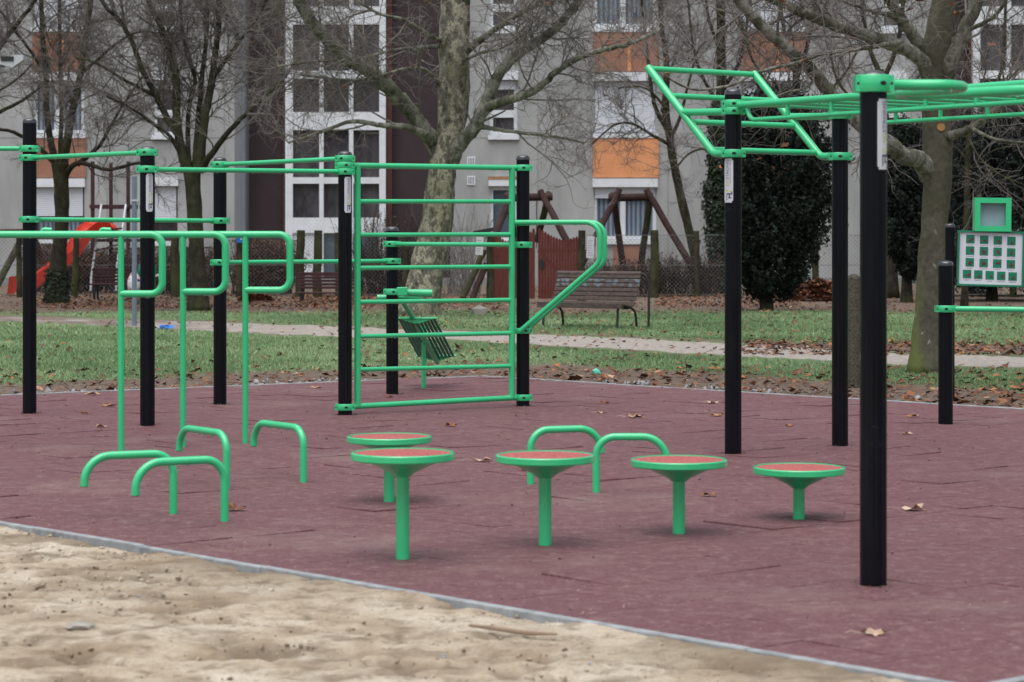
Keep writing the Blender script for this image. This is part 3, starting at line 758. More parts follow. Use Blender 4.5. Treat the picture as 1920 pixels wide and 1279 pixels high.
def sand():
    e = (Q3 - Q0).normalized(); nn = Vector((-e.y, e.x)); nn = nn if nn.dot(Vector((0, -1))) > 0 else -nn
    res = .034; A_ = np.arange(-4.5, 13, res); Bv = np.concatenate([np.arange(.048, 6.6, res), np.arange(6.7, 11, .15)])
    a, b = np.meshgrid(A_, Bv, indexing='ij')
    X = Q0.x + e.x * a + nn.x * b; Y = Q0.y + e.y * a + nn.y * b
    big = fbm(X, Y, .55, 3, 1) - .5; mid = fbm(X, Y, 2.6, 4, 5, .55) - .5; sm = fbm(X, Y, 11, 3, 9, .6) - .5
    lump = np.clip(fbm(X, Y, 5.5, 3, 21) - .60, 0, 1)
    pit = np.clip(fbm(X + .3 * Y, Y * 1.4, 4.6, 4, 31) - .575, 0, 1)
    fine = fbm(X, Y, 26, 2, 15) - .5
    Zs = -.016 + .016 * big + .012 * mid + .017 * sm + .026 * fine + .06 * lump - .30 * pit
    edge = np.exp(-b / .12); pile = (fbm(X, Y, 1.7, 3, 44) - .5)
    Zs = Zs * (1 - edge) + edge * (-.006 + .11 * np.clip(pile, -.25, .5) + .02 * sm)
    Zs = np.minimum(Zs, .012 + .05 * np.clip(b, 0, 1.5)) - .0
    damp_and_shade = np.clip(pit * 6 + .9 * np.exp(-b / .35) * np.clip((2.6 - a) / 1.5, 0, 1) * (fbm(X, Y, 2.2, 3, 66) > .42) + .85 * np.clip(fbm(X, Y * 1.2, 7, 3, 71) - .62, 0, 1) * 5 + .8 * np.exp(-b / .8) * (fbm(X, Y, .8, 3, 61) > .44) * np.clip((a - 2.5) / 2, 0, 1), 0, .9)  # pit term is painted shade; the other terms are damp, soily patches
    ni, nj = a.shape; idx = np.arange(ni * nj).reshape(ni, nj)
    Qd = np.stack([idx[:-1, :-1], idx[1:, :-1], idx[1:, 1:], idx[:-1, 1:]], -1).reshape(-1, 4)
    o = np_mesh('sand', np.stack([X, Y, Zs], -1).reshape(-1, 3), Qd[:, ::-1] if e.x * nn.y - e.y * nn.x < 0 else Qd, 'sand', smooth=180, attrs={'damp_and_shade': damp_and_shade.ravel()}); structure(o)
    return e, nn
SE, SN = sand()
PATH = [(-500, 583, 596), (0, 590, 602), (240, 598, 611), (480, 603, 625), (640, 609, 631), (900, 621, 637), (1100, 628, 650), (1380, 641, 665), (1700, 658, 681), (1920, 664, 688), (2500, 690, 722)]
def px_of(X, Y): return 960 + X / Y * F, HY + F * H / Y
def path_rel(px, py):
    xs = [p[0] for p in PATH]; fa = np.interp(px, xs, [p[1] for p in PATH]); ne = np.interp(px, xs, [p[2] for p in PATH])
    return np.maximum(fa - py, py - ne)          # <0 on the path (picture rows)
def bareness(X, Y):
    px, py = px_of(X, Y); d = sdq(X, Y)
    z = np.clip(1.55 - d / 2.3, 0, 1) * .98
    z = np.maximum(z, np.clip((Y - 46) / 8, 0, .80))
    rel = path_rel(px, py); z = np.maximum(z, np.clip(.75 - np.abs(rel) / 7, 0, .62) * (rel > 0))
    band = np.exp(-((py - 652 + (1920 - px) * .012) / 9) ** 2) * (px > 1390); z = np.maximum(z, band * .75)
    band2 = np.exp(-((py - 577) / 12) ** 2) * (px < 760); z = np.maximum(z, band2 * .7)
    return z + .85 * (fbm(X, Y, .45, 4, 77) - .5) + .10 * (px > 1000)
def lawn_z(X, Y): return -.030 + .045 * (fbm(X, Y, .35, 3, 88) - .3) + .035 * np.clip(1.3 - sdq(X, Y), 0, 1) * (fbm(X, Y, 2.2, 3, 90) - .4) * 1.4
def lawn():
    xs = np.arange(-26, 26.01, .22); ys = np.concatenate([np.arange(10, 50, .2), np.arange(50, 92, .5)])
    X, Y = np.meshgrid(xs, ys, indexing='ij'); d = sdq(X, Y)
    # outside the sand side
    front = (X - Q0.x) * SN.x + (Y - Q0.y) * SN.y
    Z = lawn_z(X, Y); Z = np.where(d < .06, -.12, Z); Z = np.where(front > -.3, -.14, Z)
    ni, nj = X.shape; idx = np.arange(ni * nj).reshape(ni, nj)
    Qd = np.stack([idx[:-1, :-1], idx[1:, :-1], idx[1:, 1:], idx[:-1, 1:]], -1).reshape(-1, 4)
    structure(np_mesh('lawn', np.stack([X, Y, Z], -1).reshape(-1, 3), Qd, 'lawn', smooth=180, attrs={'bare': np.clip(bareness(X, Y), 0, 1).ravel()}))
lawn()
def path():
    px = np.arange(-480, 2480, 12.0); V = []; T = []; K = 9
    for x in px:
        fa = np.interp(x, [p[0] for p in PATH], [p[1] for p in PATH]); ne = np.interp(x, [p[0] for p in PATH], [p[2] for p in PATH])
        for k in range(K):
            j0 = (vnoise(x * .05, k * 0 + 3, 5) - .5) * 3; j1 = (vnoise(x * .05, 9, 6) - .5) * 4
            y = (fa + j0) * (1 - k / (K - 1)) + (ne + j1) * k / (K - 1)
            g = G(x, y); X, Y = g.x, g.y
            z = float(lawn_z(X, Y)) + (.012 if 0 < k < K - 1 else -.02); V.append((X, Y, z))
            T.append(.25 + .55 * (k in (0, K - 1)) + .55 * max(0, 1 - x / 700) * (.4 + vnoise(x * .02, k * .5, 8)))
    n = len(px); idx = np.arange(n * K).reshape(n, K)
    Qd = np.stack([idx[:-1, :-1], idx[:-1, 1:], idx[1:, 1:], idx[1:, :-1]], -1).reshape(-1, 4)
    structure(np_mesh('path', V, Qd, 'path', smooth=180, attrs={'bare': T}))
path()
def grass():
    n = 420000
    u = rng.random(n); Y = 22.5 * (62 / 22.5) ** u; half = Y * (960 + 90) / F; X = rng.uniform(-1, 1, n) * half
    d = sdq(X, Y); px, py = px_of(X, Y); b = bareness(X, Y) + .25 * (rng.random(n) - .5)
    keep = (d > .12) & (path_rel(px, py) > .7) & (b < .48 + .1 * (rng.random(n) > .8)) & (((X - Q0.x) * SN.x + (Y - Q0.y) * SN.y) < -.5)
    X, Y, b = X[keep], Y[keep], b[keep]; n = len(X)
    hgt = rng.uniform(.015, .045, n) * (1.15 - .5 * np.clip(b, 0, 1)) * (.75 + .6 * fbm(X, Y, .8, 2, 5)) * (1 + .012 * (Y - 25)); wid = .0015 + .00012 * Y * rng.uniform(.6, 1.5, n)
    th = rng.uniform(0, 2 * PI, n); ln = rng.uniform(.1, .9, n) * hgt; ph = rng.uniform(0, 2 * PI, n)
    z = lawn_z(X, Y) - .004
    p0 = np.stack([X - np.cos(th) * wid, Y - np.sin(th) * wid, z], -1); p1 = np.stack([X + np.cos(th) * wid, Y + np.sin(th) * wid, z], -1)
    p2 = np.stack([X + np.cos(ph) * ln, Y + np.sin(ph) * ln, z + hgt], -1)
    V = np.stack([p0, p1, p2], 1).reshape(-1, 3); Qd = np.arange(3 * n).reshape(n, 3)
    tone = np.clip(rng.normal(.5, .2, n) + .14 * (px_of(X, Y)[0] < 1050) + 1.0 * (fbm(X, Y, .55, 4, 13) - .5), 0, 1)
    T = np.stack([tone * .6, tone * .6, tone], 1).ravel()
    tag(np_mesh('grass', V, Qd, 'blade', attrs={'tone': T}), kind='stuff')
grass()
def leaf_geo(X, Y, Z, size, tone, flat=.5):
    n = len(X); th = rng.uniform(0, 2 * PI, n); c, s = np.cos(th), np.sin(th); asp = rng.uniform(.55, 1.0, n)
    loc = np.array([(0, -1), (.55, -.45), (1, .15), (.42, .35), (0, 1), (-.42, .35), (-1, .15), (-.55, -.45)])
    curl = rng.uniform(-.1, flat, n); tilt = rng.normal(0, .22, (n, 2))
    V = np.empty((n, 8, 3))
    for k, (a, b) in enumerate(loc):
        a2 = a * size * .5 * asp * rng.uniform(.75, 1.2, n); b2 = b * size * .5
        V[:, k, 0] = X + a2 * c - b2 * s; V[:, k, 1] = Y + a2 * s + b2 * c
        V[:, k, 2] = Z + size * .5 * (curl * abs(a) ** 1.5 * rng.uniform(.5, 1.3, n) + tilt[:, 0] * a + tilt[:, 1] * b) + size * .06
    Qd = np.array([(0, 1, 3, 4), (1, 2, 3, 3), (0, 4, 5, 7), (7, 5, 6, 6)])
    Tq = np.array([(0, 1, 3), (0, 3, 4), (1, 2, 3), (0, 4, 5), (0, 5, 7), (7, 5, 6)])
    idx = (Tq[None] + (np.arange(n) * 8)[:, None, None]).reshape(-1, 3)
    return V.reshape(-1, 3), idx, np.repeat(tone, 8)
def leaf_litter():
    Xs, Ys, S = [], [], []
    def region(x0, x1, y0, y1, n, s0=.05, s1=.105):
        px = rng.uniform(x0, x1, n); py = rng.uniform(y0, y1, n); Y = F * H / (py - HY); X = (px - 960) / F * Y
        k = (sdq(X, Y) > .03); Xs.append(X[k]); Ys.append(Y[k]); S.append(rng.uniform(s0, s1, n)[k])
    region(-60, 1980, 545, 590, 3600); region(60, 700, 548, 577, 4200); region(560, 940, 552, 575, 1500)
    region(-60, 700, 600, 720, 420, .05, .12); region(650, 1400, 640, 720, 520, .05, .13); region(1000, 1960, 575, 640, 1300, .04, .10)
    region(1390, 1960, 640, 664, 1300, .05, .12); region(1390, 1960, 575, 640, 300); region(1390, 1960, 685, 770, 700, .05, .13); region(1230, 1500, 548, 575, 1500)
    region(-60, 1400, 690, 745, 900, .05, .11); region(600, 1000, 575, 615, 500); region(700, 1960, 700, 765, 420, .05, .10)
    X, Y, S = np.concatenate(Xs), np.concatenate(Ys), np.concatenate(S); n = len(X)
    V, Qd, T = leaf_geo(X, Y, lawn_z(X, Y) + rng.uniform(0, .03, n), S, np.clip(rng.beta(2, 2.9, n), 0, 1))
    tag(np_mesh('fallen_leaves', V, Qd, 'dryleaf', attrs={'tone': T}), kind='stuff')
leaf_litter()
def crumbs():
    ico = bmesh.new(); bmesh.ops.create_icosphere(ico, subdivisions=1, radius=1); iv = np.array([v.co for v in ico.verts]); iff = np.array([[v.index for v in f.verts] for f in ico.faces]); ico.free()
    def scatter(name, X, Y, Z, r, mat):
        n = len(X); V = iv[None] * (r[:, None, None] * rng.uniform(.5, 1.25, (n, len(iv), 1))) * rng.uniform(.6, 1.2, (n, 1, 3)) + np.stack([X, Y, Z], -1)[:, None, :]
        Qd = (iff[None] + (np.arange(n) * len(iv))[:, None, None]).reshape(-1, 3)
        tag(np_mesh(name, V.reshape(-1, 3), Qd, mat, smooth=0), kind='stuff')
    n = 520; u, v = rng.random(n), rng.random(n) ** .8
    pt = [(Q0 * (1 - a) + Q3 * a) * (1 - b) + (Q1 * (1 - a) + Q2 * a) * b for a, b in zip(u, v)]
    X = np.array([p.x for p in pt]); Y = np.array([p.y for p in pt]); scatter('soil_crumbs', X, Y, np.full(n, .003), rng.uniform(.003, .011, n) * rng.uniform(.5, 1.5, n), 'soilcrumb')
    bs = [(p.x, p.y) for p in BASES]; X = np.concatenate([[x + r * math.cos(q) for r, q in zip(rng.uniform(.062, .11, 16), rng.uniform(0, 2 * PI, 16))] for x, y in bs]); Y = np.concatenate([[y + r * math.sin(q) for r, q in zip(rng.uniform(.062, .11, 16), rng.uniform(0, 2 * PI, 16))] for x, y in bs])
    scatter('base_grit', X, Y, np.full(len(X), .003), rng.uniform(.003, .009, len(X)), 'soilcrumb')
    n = 500; s = rng.uniform(.5, 15, n); b = -np.abs(rng.normal(0, .5, n)) - .02
    X = Q0.x + SE.x * s + SN.x * b; Y = Q0.y + SE.y * s + SN.y * b; scatter('spilled_sand_grains', X, Y, np.full(n, .001), rng.uniform(.0015, .005, n), 'sand')
    n = 700; e1, e2 = (Q2 - Q3), (Q1 - Q2); s = rng.random(n); w = rng.random(n) < .45; off = rng.uniform(.08, .6, n)
    X = np.where(w, Q3.x + e1.x * s, Q2.x + e2.x * s) + np.where(w, -e1.normalized().y, e2.normalized().y * -1) * off; Y = np.where(w, Q3.y + e1.y * s, Q2.y + e2.y * s) + np.where(w, e1.normalized().x, e2.normalized().x) * off
    clump = fbm(X, Y, .9, 2, 3) > .54; X, Y = X[clump], Y[clump]
    scatter('edge_gravel', X, Y, lawn_z(X, Y) + .02, rng.uniform(.01, .035, len(X)), 'pebble')
    n = 6500; a = rng.uniform(-1, 8, n); bb = rng.uniform(.06, 5, n); X = Q0.x + SE.x * a + SN.x * bb; Y = Q0.y + SE.y * a + SN.y * bb
    scatter('sand_grains', X, Y, np.full(n, -.018), rng.uniform(.003, .016, n) * rng.uniform(.4, 1.2, n), 'sand')
    n = 500; a = rng.uniform(-1, 8, n); bb = rng.uniform(.06, 5, n); k = fbm(Q0.x + SE.x * a + SN.x * bb, Q0.y + SE.y * a + SN.y * bb, 1.2, 2, 9) > .5; a, bb = a[k], bb[k]; n = len(a); X = Q0.x + SE.x * a + SN.x * bb; Y = Q0.y + SE.y * a + SN.y * bb
    scatter('soil_clods', X, Y, np.full(n, -.016), rng.uniform(.004, .014, n), 'soilcrumb')
    n = 120; a = rng.uniform(-1, 8, n); bb = rng.uniform(.1, 5, n); X = Q0.x + SE.x * a + SN.x * bb; Y = Q0.y + SE.y * a + SN.y * bb
    scatter('sand_pebbles', X, Y, np.full(n, -.02), rng.uniform(.006, .02, n), 'pebble')
crumbs()
def single_leaves():
    spots = [(175, 741, .16), (203, 763, .15), (593, 729, .13), (845, 800, .14), (1135, 757, .10), (1190, 784, .17), (1336, 757, .14), (1345, 781, .15), (1712, 958, .17), (1328, 931, .13), (440, 958, .16), (905, 866, .15), (985, 884, .09),
             (1640, 1193, .12), (1712, 783, .13), (730, 746, .09), (975, 704, .13), (1128, 776, .09), (160, 905, .08), (1700, 815, .10), (1480, 800, .09), (160, 776, .13), (190, 802, .12)]
    own = {1: ('orange-brown curled leaf on the red rubber, behind the black post nearest the parallel bars', 'leaf'), 8: ('pale brown leaf lying flat on the red rubber, right of the thick black post', 'leaf'), 13: ('pale twiggy leaf scrap on the rubber, at the lower right near the kerb', 'leaf')}
    for i, (x, y, s) in enumerate(spots):
        g = G(x, y); n = 9; R = random.Random(i); mb = MB(); th = R.uniform(-.5, .5)
        vs = [Vector((0, 0, .012))]
        for k in range(2 * n):
            a = 2 * PI * k / (2 * n); rr = (.5 if k % 2 == 0 else .27) * s * R.uniform(.75, 1.1)
            vs.append(Vector((rr * math.cos(a + th), rr * .8 * math.sin(a + th), .006 + abs(math.cos(a * 1.5 + i)) ** 2 * s * R.uniform(.05, .24))))
        top = [v + Vector((0, 0, .0015)) for v in vs]
        m = 2 * n; fs = [(0, 1 + k, 1 + (k + 1) % m) for k in range(m)]
        mb.add([v + g for v in vs], [f[::-1] for f in fs]); mb.add([v + g for v in top], fs)
        mb.tube([g + Vector((-.45 * s, 0, .012)), g + Vector((-.75 * s, .02, .02)), g + Vector((-.95 * s, .0, .012))], .0018, 5)
        o = mb.build('fallen_leaf', 'dryleaf', None, g, smooth=0)
        t = .55 + .4 * R.random() if i not in (8, 13, 0) else .97
        at = o.data.attributes.new('tone', 'FLOAT', 'POINT'); at.data.foreach_set('value', np.clip(t + rng.normal(0, .08, len(o.data.vertices)), 0, 1).astype(np.float32))
        if i in own: tag(o, own[i][0], own[i][1], 'dry leaves on the rubber')
        else: tag(o, 'dry brown leaf lying on the red rubber surface', 'leaf', 'dry leaves on the rubber')
single_leaves()
# ------------------------------------------------------------------ apartment block (facade parallel to the picture, 75 m off)
ZB = 75.0; KB = ZB / F
def fx(x): return (x - 960) * KB
def fz(y): return H - (y - HY) * KB
YG = HY + H / KB + 2                           # picture row of the wall's foot
def pbox(mb, x0, y0, x1, y1, za, zb, mi=0): mb.box((fx(x0), za, fz(y1)), (fx(x1), zb, fz(y0)), mi); return mb
def wall_with_holes(mb, x0, y0, x1, y1, z, holes, depth=.22):
    xs = sorted({x0, x1, *[h[0] for h in holes], *[h[2] for h in holes]}); ys = sorted({y0, y1, *[h[1] for h in holes], *[h[3] for h in holes]})
    xs = [v for v in xs if x0 <= v <= x1]; ys = [v for v in ys if y0 <= v <= y1]
    for i in range(len(xs) - 1):
        for j in range(len(ys) - 1):
            cx, cy = (xs[i] + xs[i + 1]) / 2, (ys[j] + ys[j + 1]) / 2
            if any(h[0] < cx < h[2] and h[1] < cy < h[3] for h in holes): continue
            mb.add([(fx(xs[i]), z, fz(ys[j + 1])), (fx(xs[i + 1]), z, fz(ys[j + 1])), (fx(xs[i + 1]), z, fz(ys[j])), (fx(xs[i]), z, fz(ys[j]))], [(0, 1, 2, 3)])
    for a, b, c, d in holes:
        for p, q in (((a, b), (a, d)), ((a, d), (c, d)), ((c, d), (c, b)), ((c, b), (a, b))):
            mb.add([(fx(p[0]), z, fz(p[1])), (fx(q[0]), z, fz(q[1])), (fx(q[0]), z + depth, fz(q[1])), (fx(p[0]), z + depth, fz(p[1]))], [(0, 1, 2, 3)])
FLOOR = 199.0
def apartment():
    t = thing('apartment_block', 'grey panel apartment block with orange panels and white glazed stairwells behind the trees', 'building', (0, ZB, 0))
    top = -560
    wins, shut, orange = [], [], []
    def col(x0, x1, kind):
        for f in range(4):
            dy = -FLOOR * f
            if kind == 'big': wins.append((x0, 352 + dy, x1, 449 + dy, f)); orange.append((x0 - 1, 259 + dy, x1 + 4, 333 + dy, f))
            else: wins.append((x0, 350 + dy + (0 if f else 0), x1, 452 + dy, f))
    for x0, x1 in ((1113, 1231), (1390, 1508), (1990, 2100), (62, 158), (-260, -150)): col(x0, x1, 'big')
    for x0, x1 in ((918, 970), (1652, 1700), (287, 333)): col(x0, x1, 'small')
    holes = [w[:4] for w in wins]
    for (a, b, z, mat) in ((-420, 440, ZB, 'plaster'), (845, 1757, ZB, 'plaster'), (2010 - 40, 2300, ZB, 'plaster')):
        mb = MB(); wall_with_holes(mb, a, top, b, YG, z, [h for h in holes if a < h[0] < b])
        mb.build('wall', mat, t, smooth=0)
    # side returns and dark recesses beside the stairwells
    mb = MB(); pbox(mb, 440, top, 461, YG, ZB + .012, ZB + 2); mb.build('wall', 'plaster_shaded', t, smooth=0)
    for a, b, wa, wb in ((461, 533, 461, 530), (722, 845, 734, 845), (1757, 1828, 1757, 1824)):
        pbox(MB(), a, top, b, YG, ZB + .9, ZB + 2.5).build('recess_wall', 'brown_wall', t, smooth=0)
    for a, b in ((528, 533), (722, 733), (1824, 1828)):
        pbox(MB(), a, top, b, YG, ZB + .55, ZB + .897).build('recess_edge', 'brown_edge', t, smooth=0)
    # recess side walls
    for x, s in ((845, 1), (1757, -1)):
        pbox(MB(), min(x, x + 2 * s), top, max(x, x + 2 * s), YG, ZB + .003, ZB + .897).build('wall', 'plaster_shaded', t, smooth=0)
    MB().tube([(fx(458), ZB - .12, 0), (fx(458), ZB - .12, fz(top))], .035, 10).build('downpipe', 'bluegrey', t)
    pbox(MB(), -420, 521, 2300, YG, ZB - .045, ZB - .003).build('plinth', 'plinth', t, smooth=0)
    # panel joints
    for k in range(4):
        for a, b in ((-420, 440), (846, 1756)): pbox(MB(), a, 457 - FLOOR * k, b, 458.2 - FLOOR * k, ZB - .005, ZB - .001).build('panel_joint', 'joint', t, smooth=0) if k else None
    for x in (1008, 1252, 1372, 1528, 200, 420): pbox(MB(), x, top, x + 1.1, 520, ZB - .0065, ZB - .0015).build('panel_joint', 'joint', t, smooth=0)
    # windows
    R = random.Random(4)
    for (a, b, c, d, f) in wins:
        big = c - a > 80; left = a < 400
        fr = MB(); g = 6.5; z0, z1 = ZB + .10, ZB + .18
        frame_mat = 'white_frame' if not (left and f == 0) else 'maroon'
        pbox(fr, a, b, c, b + g, z0, z1); pbox(fr, a, d - g, c, d, z0, z1); pbox(fr, a, b + g, a + g, d - g, z0, z1); pbox(fr, c - g, b + g, c, d - g, z0, z1)
        if big: m = (a + c) / 2 - 4; pbox(fr, m - 5, b + g, m + 5, d - g, z0, z1)
        elif f > 0: m = b + (d - b) * .60; pbox(fr, a + g, m - 6, c - g, m + 8, z0, z1)
        w = fr.build('window', frame_mat, t, smooth=0)
        glass = 'curtain' if big else 'glass'
        if not big and f == 0 and a > 800: glass = 'blueglass'
        pbox(MB(), a + 1, b + 1, c - 1, d - 1, ZB + .19, ZB + .215).build('pane', glass, w, smooth=0)
        pbox(MB(), a - 3, d + .5, c + 3, d + 9, ZB - .10, ZB + .09).build('sill', 'white_frame', w, smooth=0)
        # roller box above, lowered shutter on some
        pbox(MB(), a - 2, b - 17, c + 2, b - 1, ZB - .14, ZB - .004).build('shutter_box', 'white_frame', w, smooth=0)
        if not big and f == 0 and 800 < a < 1000: pbox(MB(), a - 3, b - 19, c + 3, b - 13.5, ZB - .155, ZB - .143).build('rusty_edge', 'rust', w, smooth=0)
        closed = None
        if (1100 < a < 1400 and f in (1,)) or (left and f == 2 and big) or (a == 1390 and f in (1, 2)): closed = d - 2
        elif left and f == 0: closed = d - (44 if big else 42)
        elif big and a > 1100: closed = b + 20
        elif not big and f > 0: closed = b + 17
        if closed: pbox(MB(), a + 3, b + .5, c - 3, closed, ZB + .045, ZB + .085).build('roller_shutter', 'shutter', w, smooth=0)
    for (a, b, c, d, f) in orange:
        w3 = (c - a) / 2
        o = MB(); pbox(o, a, b, a + w3 + 3, d, ZB - .07, ZB - .006); pbox(o, a + w3 + 10, b, c, d, ZB - .07, ZB - .006)
        p = pbox(MB(), a + w3 + 3.3, b + .6, a + w3 + 9.7, d - .6, ZB - .066, ZB - .006)
        pan = o.build('orange_panel', 'orange' if (f == 0 and a > 800) else 'orange_old', t, smooth=0)
        p.build('cover_strip', 'orange', pan, smooth=0)
    pbox(MB(), 1150, 461, 1206, YG, ZB - .05, ZB - .048 + .04).build('orange_panel', 'orange_old', t, smooth=0)
    for y in (294, 330):
        m = MB(); pbox(m, 876, y, 891, y + 17, ZB - .03, ZB - .004)
        v = m.build('vent', 'white_frame', t, smooth=0); s = MB()
        for k in range(4): pbox(s, 878.4 + k * 3, y + 2, 879.6 + k * 3, y + 15, ZB - .034, ZB - .031)
        s.build('vent_slot', 'glass', v, smooth=0)
    # glazed stairwells
    def stair(x0, x1):
        s = (x1 - x0) / 189.0; X = lambda v: x0 + (v - 533) * s; z0, z1 = ZB + .32, ZB + .50
        m = MB(); vb = [(533, 547), (597, 605), (653, 661), (710, 722)]
        bands = [(332, 344), (408, 437)]
        for f in range(4): bands += [(209 - FLOOR * f, 243 - FLOOR * f), (131 - FLOOR * f, 146 - FLOOR * f)]
        for a, b in vb: pbox(m, X(a), top, X(b), YG, z0, z1)
        for y0, y1 in bands:
            for (a, b) in ((547, 597), (605, 653), (661, 710)): pbox(m, X(a), y0, X(b), y1, z0 + .012, z1)
        fr = m.build('stairwell_glazing', 'white_frame', t, smooth=0)
        pbox(MB(), X(540), top, X(715), 409, ZB + .52, ZB + .55).build('pane', 'glass', fr, smooth=0)
        pbox(MB(), X(605.5), 437.5, X(709), YG - 6, ZB + .43, ZB + .47).build('door_pane', 'blueglass', fr, smooth=0)
        pbox(MB(), X(547.3), 437.5, X(604), YG - 6, ZB + .40, ZB + .47).build('door_panel', 'white_frame', fr, smooth=0)
    stair(533, 722); stair(1828, 2017)
apartment()

# ------------------------------------------------------------------ fence, gate, swings, tower
ZF = 61.0; KF = ZF / F
def W(x, y, Z=ZF): return P(x, y, Z)
def rough_post(mb, a, b, r0, r1, n=8, seed=0):
    a, b = Vector(a), Vector(b); R = random.Random(seed); K = 6
    pts = [a.lerp(b, k / (K - 1)) + Vector((R.uniform(-1, 1), R.uniform(-1, 1), 0)) * r0 * .18 for k in range(K)]
    mb.tube(pts, [r0 + (r1 - r0) * k / (K - 1) * R.uniform(.9, 1.1) for k in range(K)], n); return mb
def fence():
    t = thing('chain_link_fence', 'chain-link fence on rough mossy wooden posts in front of the apartment block', 'fence', (0, ZF, 0))
    posts = [(-30, 440, 7), (37, 442, 6), (139, 440, 6.5), (329, 440, 9), (449, 452, 6.5), (561, 432, 9), (594, 432, 9), (634, 436, 6), (672, 432, 7), (760, 436, 6), (1226, 432, 9), (1306, 433, 6), (1420, 436, 7), (1530, 438, 7), (1640, 438, 7), (1760, 438, 7), (1900, 438, 7)]
    for i, (x, yt, w) in enumerate(posts):
        rough_post(MB(), (W(x, 0).x, ZF, -.15), (W(x + random.Random(i).uniform(-3, 5), 0).x, ZF, W(0, yt).z), w * KF, w * KF * .85, 9, i).build('fence_post', 'mosslog', t)
    m = MB(); zt, zb = W(0, 441).z, .03; h = zt - zb; sp = .105
    spans = [(W(-300, 0).x, W(890, 0).x), (W(1098, 0).x, W(2250, 0).x)]
    V, Qd = [], []
    for x0, x1 in spans:
        n = int((x1 - x0 + h) / sp)
        for k in range(n):
            for s in (1, -1):
                xa = x0 - h + k * sp if s > 0 else x0 + k * sp; xb = xa + s * h; za, zz = zb, zt
                a, b = Vector((xa, ZF + .05 + .004 * s, za)), Vector((xb, ZF + .05 + .004 * s, zz))
                lo, hi = (a, b) if a.x < b.x else (b, a); d = hi - lo
                t0 = max(0, (x0 - lo.x) / d.x); t1 = min(1, (x1 - lo.x) / d.x)
                if t1 <= t0: continue
                p, q = lo + d * t0, lo + d * t1; r = .0021; o = len(V)
                for c in (p, q): V += [(c.x, c.y - r, c.z), (c.x + r, c.y + r, c.z - s * r), (c.x - r, c.y + r, c.z + s * r)]
                Qd += [(o, o + 1, o + 4, o + 3), (o + 1, o + 2, o + 5, o + 4), (o + 2, o, o + 3, o + 5)]
        for z in (zt, zb + h * .5, zb + .02): m.tube([(x0, ZF + .05, z), (x1, ZF + .05, z)], .006, 4)
    cut = sum(1 for q in V if q[0] < 0.0); cut = max(i for i, q in enumerate(V) if q[0] < 0.0) + 1; nf = cut // 6 * 3
    np_mesh('wire_mesh', V[:cut], Qd[:nf], 'wire', t); np_mesh('wire_mesh', V[cut:], [tuple(i - cut for i in q) for q in Qd[nf:]], 'wire', t)
    m.build('tension_wire', 'wire', t)
    pp = thing('blue_sign', 'small blue notice with a white mark on top of a slim mossy post', 'sign', W(449, 455, ZF - .2))
    pbox_ = MB(); a, b = W(443, 455, ZF - .2), W(455, 444, ZF - .2); pbox_.box((a.x, a.y - .02, a.z), (b.x, a.y + .02, b.z)); pbox_.build('sign_plate', 'blueplastic', pp)
    a, b = W(451, 450, ZF - .2), W(453.5, 447, ZF - .2); MB().box((a.x, a.y - .024, a.z), (b.x, a.y - .0205, b.z)).build('white_mark', 'notice', pp)
fence()
def gate():
    Zg = 56.2; Q = lambda x, y: P(x, y, Zg)
    t = thing('picket_gate', 'red-brown double picket gate with a sagging curved top between dark posts', 'gate', Vector((Q(1003, 0).x, Zg, 0)))
    zb = .07
    def leaf_(x0, x1, topf):
        fr = MB(); n = int((x1 - x0) / 5.2)
        for k in range(n):
            x = x0 + (x1 - x0) * (k + .5) / n; y = topf(x); w = .0322
            X = Q(x, 0).x; z = Q(0, y).z
            fr.box((X - w, Zg - .02, zb), (X + w, Zg + .005, z - .04))
            fr.add([(X - w, Zg - .02, z - .04), (X + w, Zg - .02, z - .04), (X, Zg - .02, z), (X - w, Zg + .005, z - .04), (X + w, Zg + .005, z - .04), (X, Zg + .005, z)], [(0, 1, 2), (5, 4, 3), (0, 2, 5, 3), (1, 4, 5, 2)])
        lf = fr.build('gate_leaf', 'picket', t, smooth=0)
        r = MB(); xa, xb = Q(x0, 0).x, Q(x1, 0).x
        for y in (470, 545): z = Q(0, y).z; r.box((xa, Zg + .008, z - .04), (xb, Zg + .05, z + .04))
        r.beam((xa, Zg + .03, Q(0, 470).z), (xb, Zg + .03, Q(0, 545).z), .035, .07); r.build('gate_rail', 'picket', lf, smooth=0)
    leaf_(924, 1003, lambda x: 452 - 28 * max(0, (x - 975) / 28) ** 1.3 if x > 975 else 447 + 4 * math.sin(x * .2))
    leaf_(1009, 1084, lambda x: 425 + 23 * math.sin(min(1, (x - 1009) / 52) * PI / 2) - 6 * max(0, (x - 1064) / 20))
    for x, y in ((920, 436), (1090, 432)): rough_post(MB(), (Q(x, 0).x, Zg + .02, -.1), (Q(x, 0).x, Zg + .02, Q(0, y).z), .10, .085, 9, x).build('gate_post', 'mosslog', t)
    b = MB(); p = Q(1016, 494); b.box((p.x - .055, Zg - .06, p.z - .09), (p.x + .055, Zg - .022, p.z + .09)); b.build('lock_box', 'castiron', t)
    c = MB(); p = Q(906, 432); c.beam((Q(888, 436).x, Zg, Q(0, 437).z), (Q(925, 430).x, Zg, Q(0, 430).z), .22, .09); c.build('post_cap', 'castiron', t)
    for (xa, ya, xb, yb) in ((908, 470, 868, 558), (912, 495, 886, 560)):
        a, d = Q(xa, ya), Q(xb, yb); rough_post(MB(), (a.x, Zg + .05, a.z), (d.x, Zg - .25, max(0.0, d.z)), .07, .07, 8, xa).build('brace', 'mosslog' if xa == 908 else 'log', t)
gate()
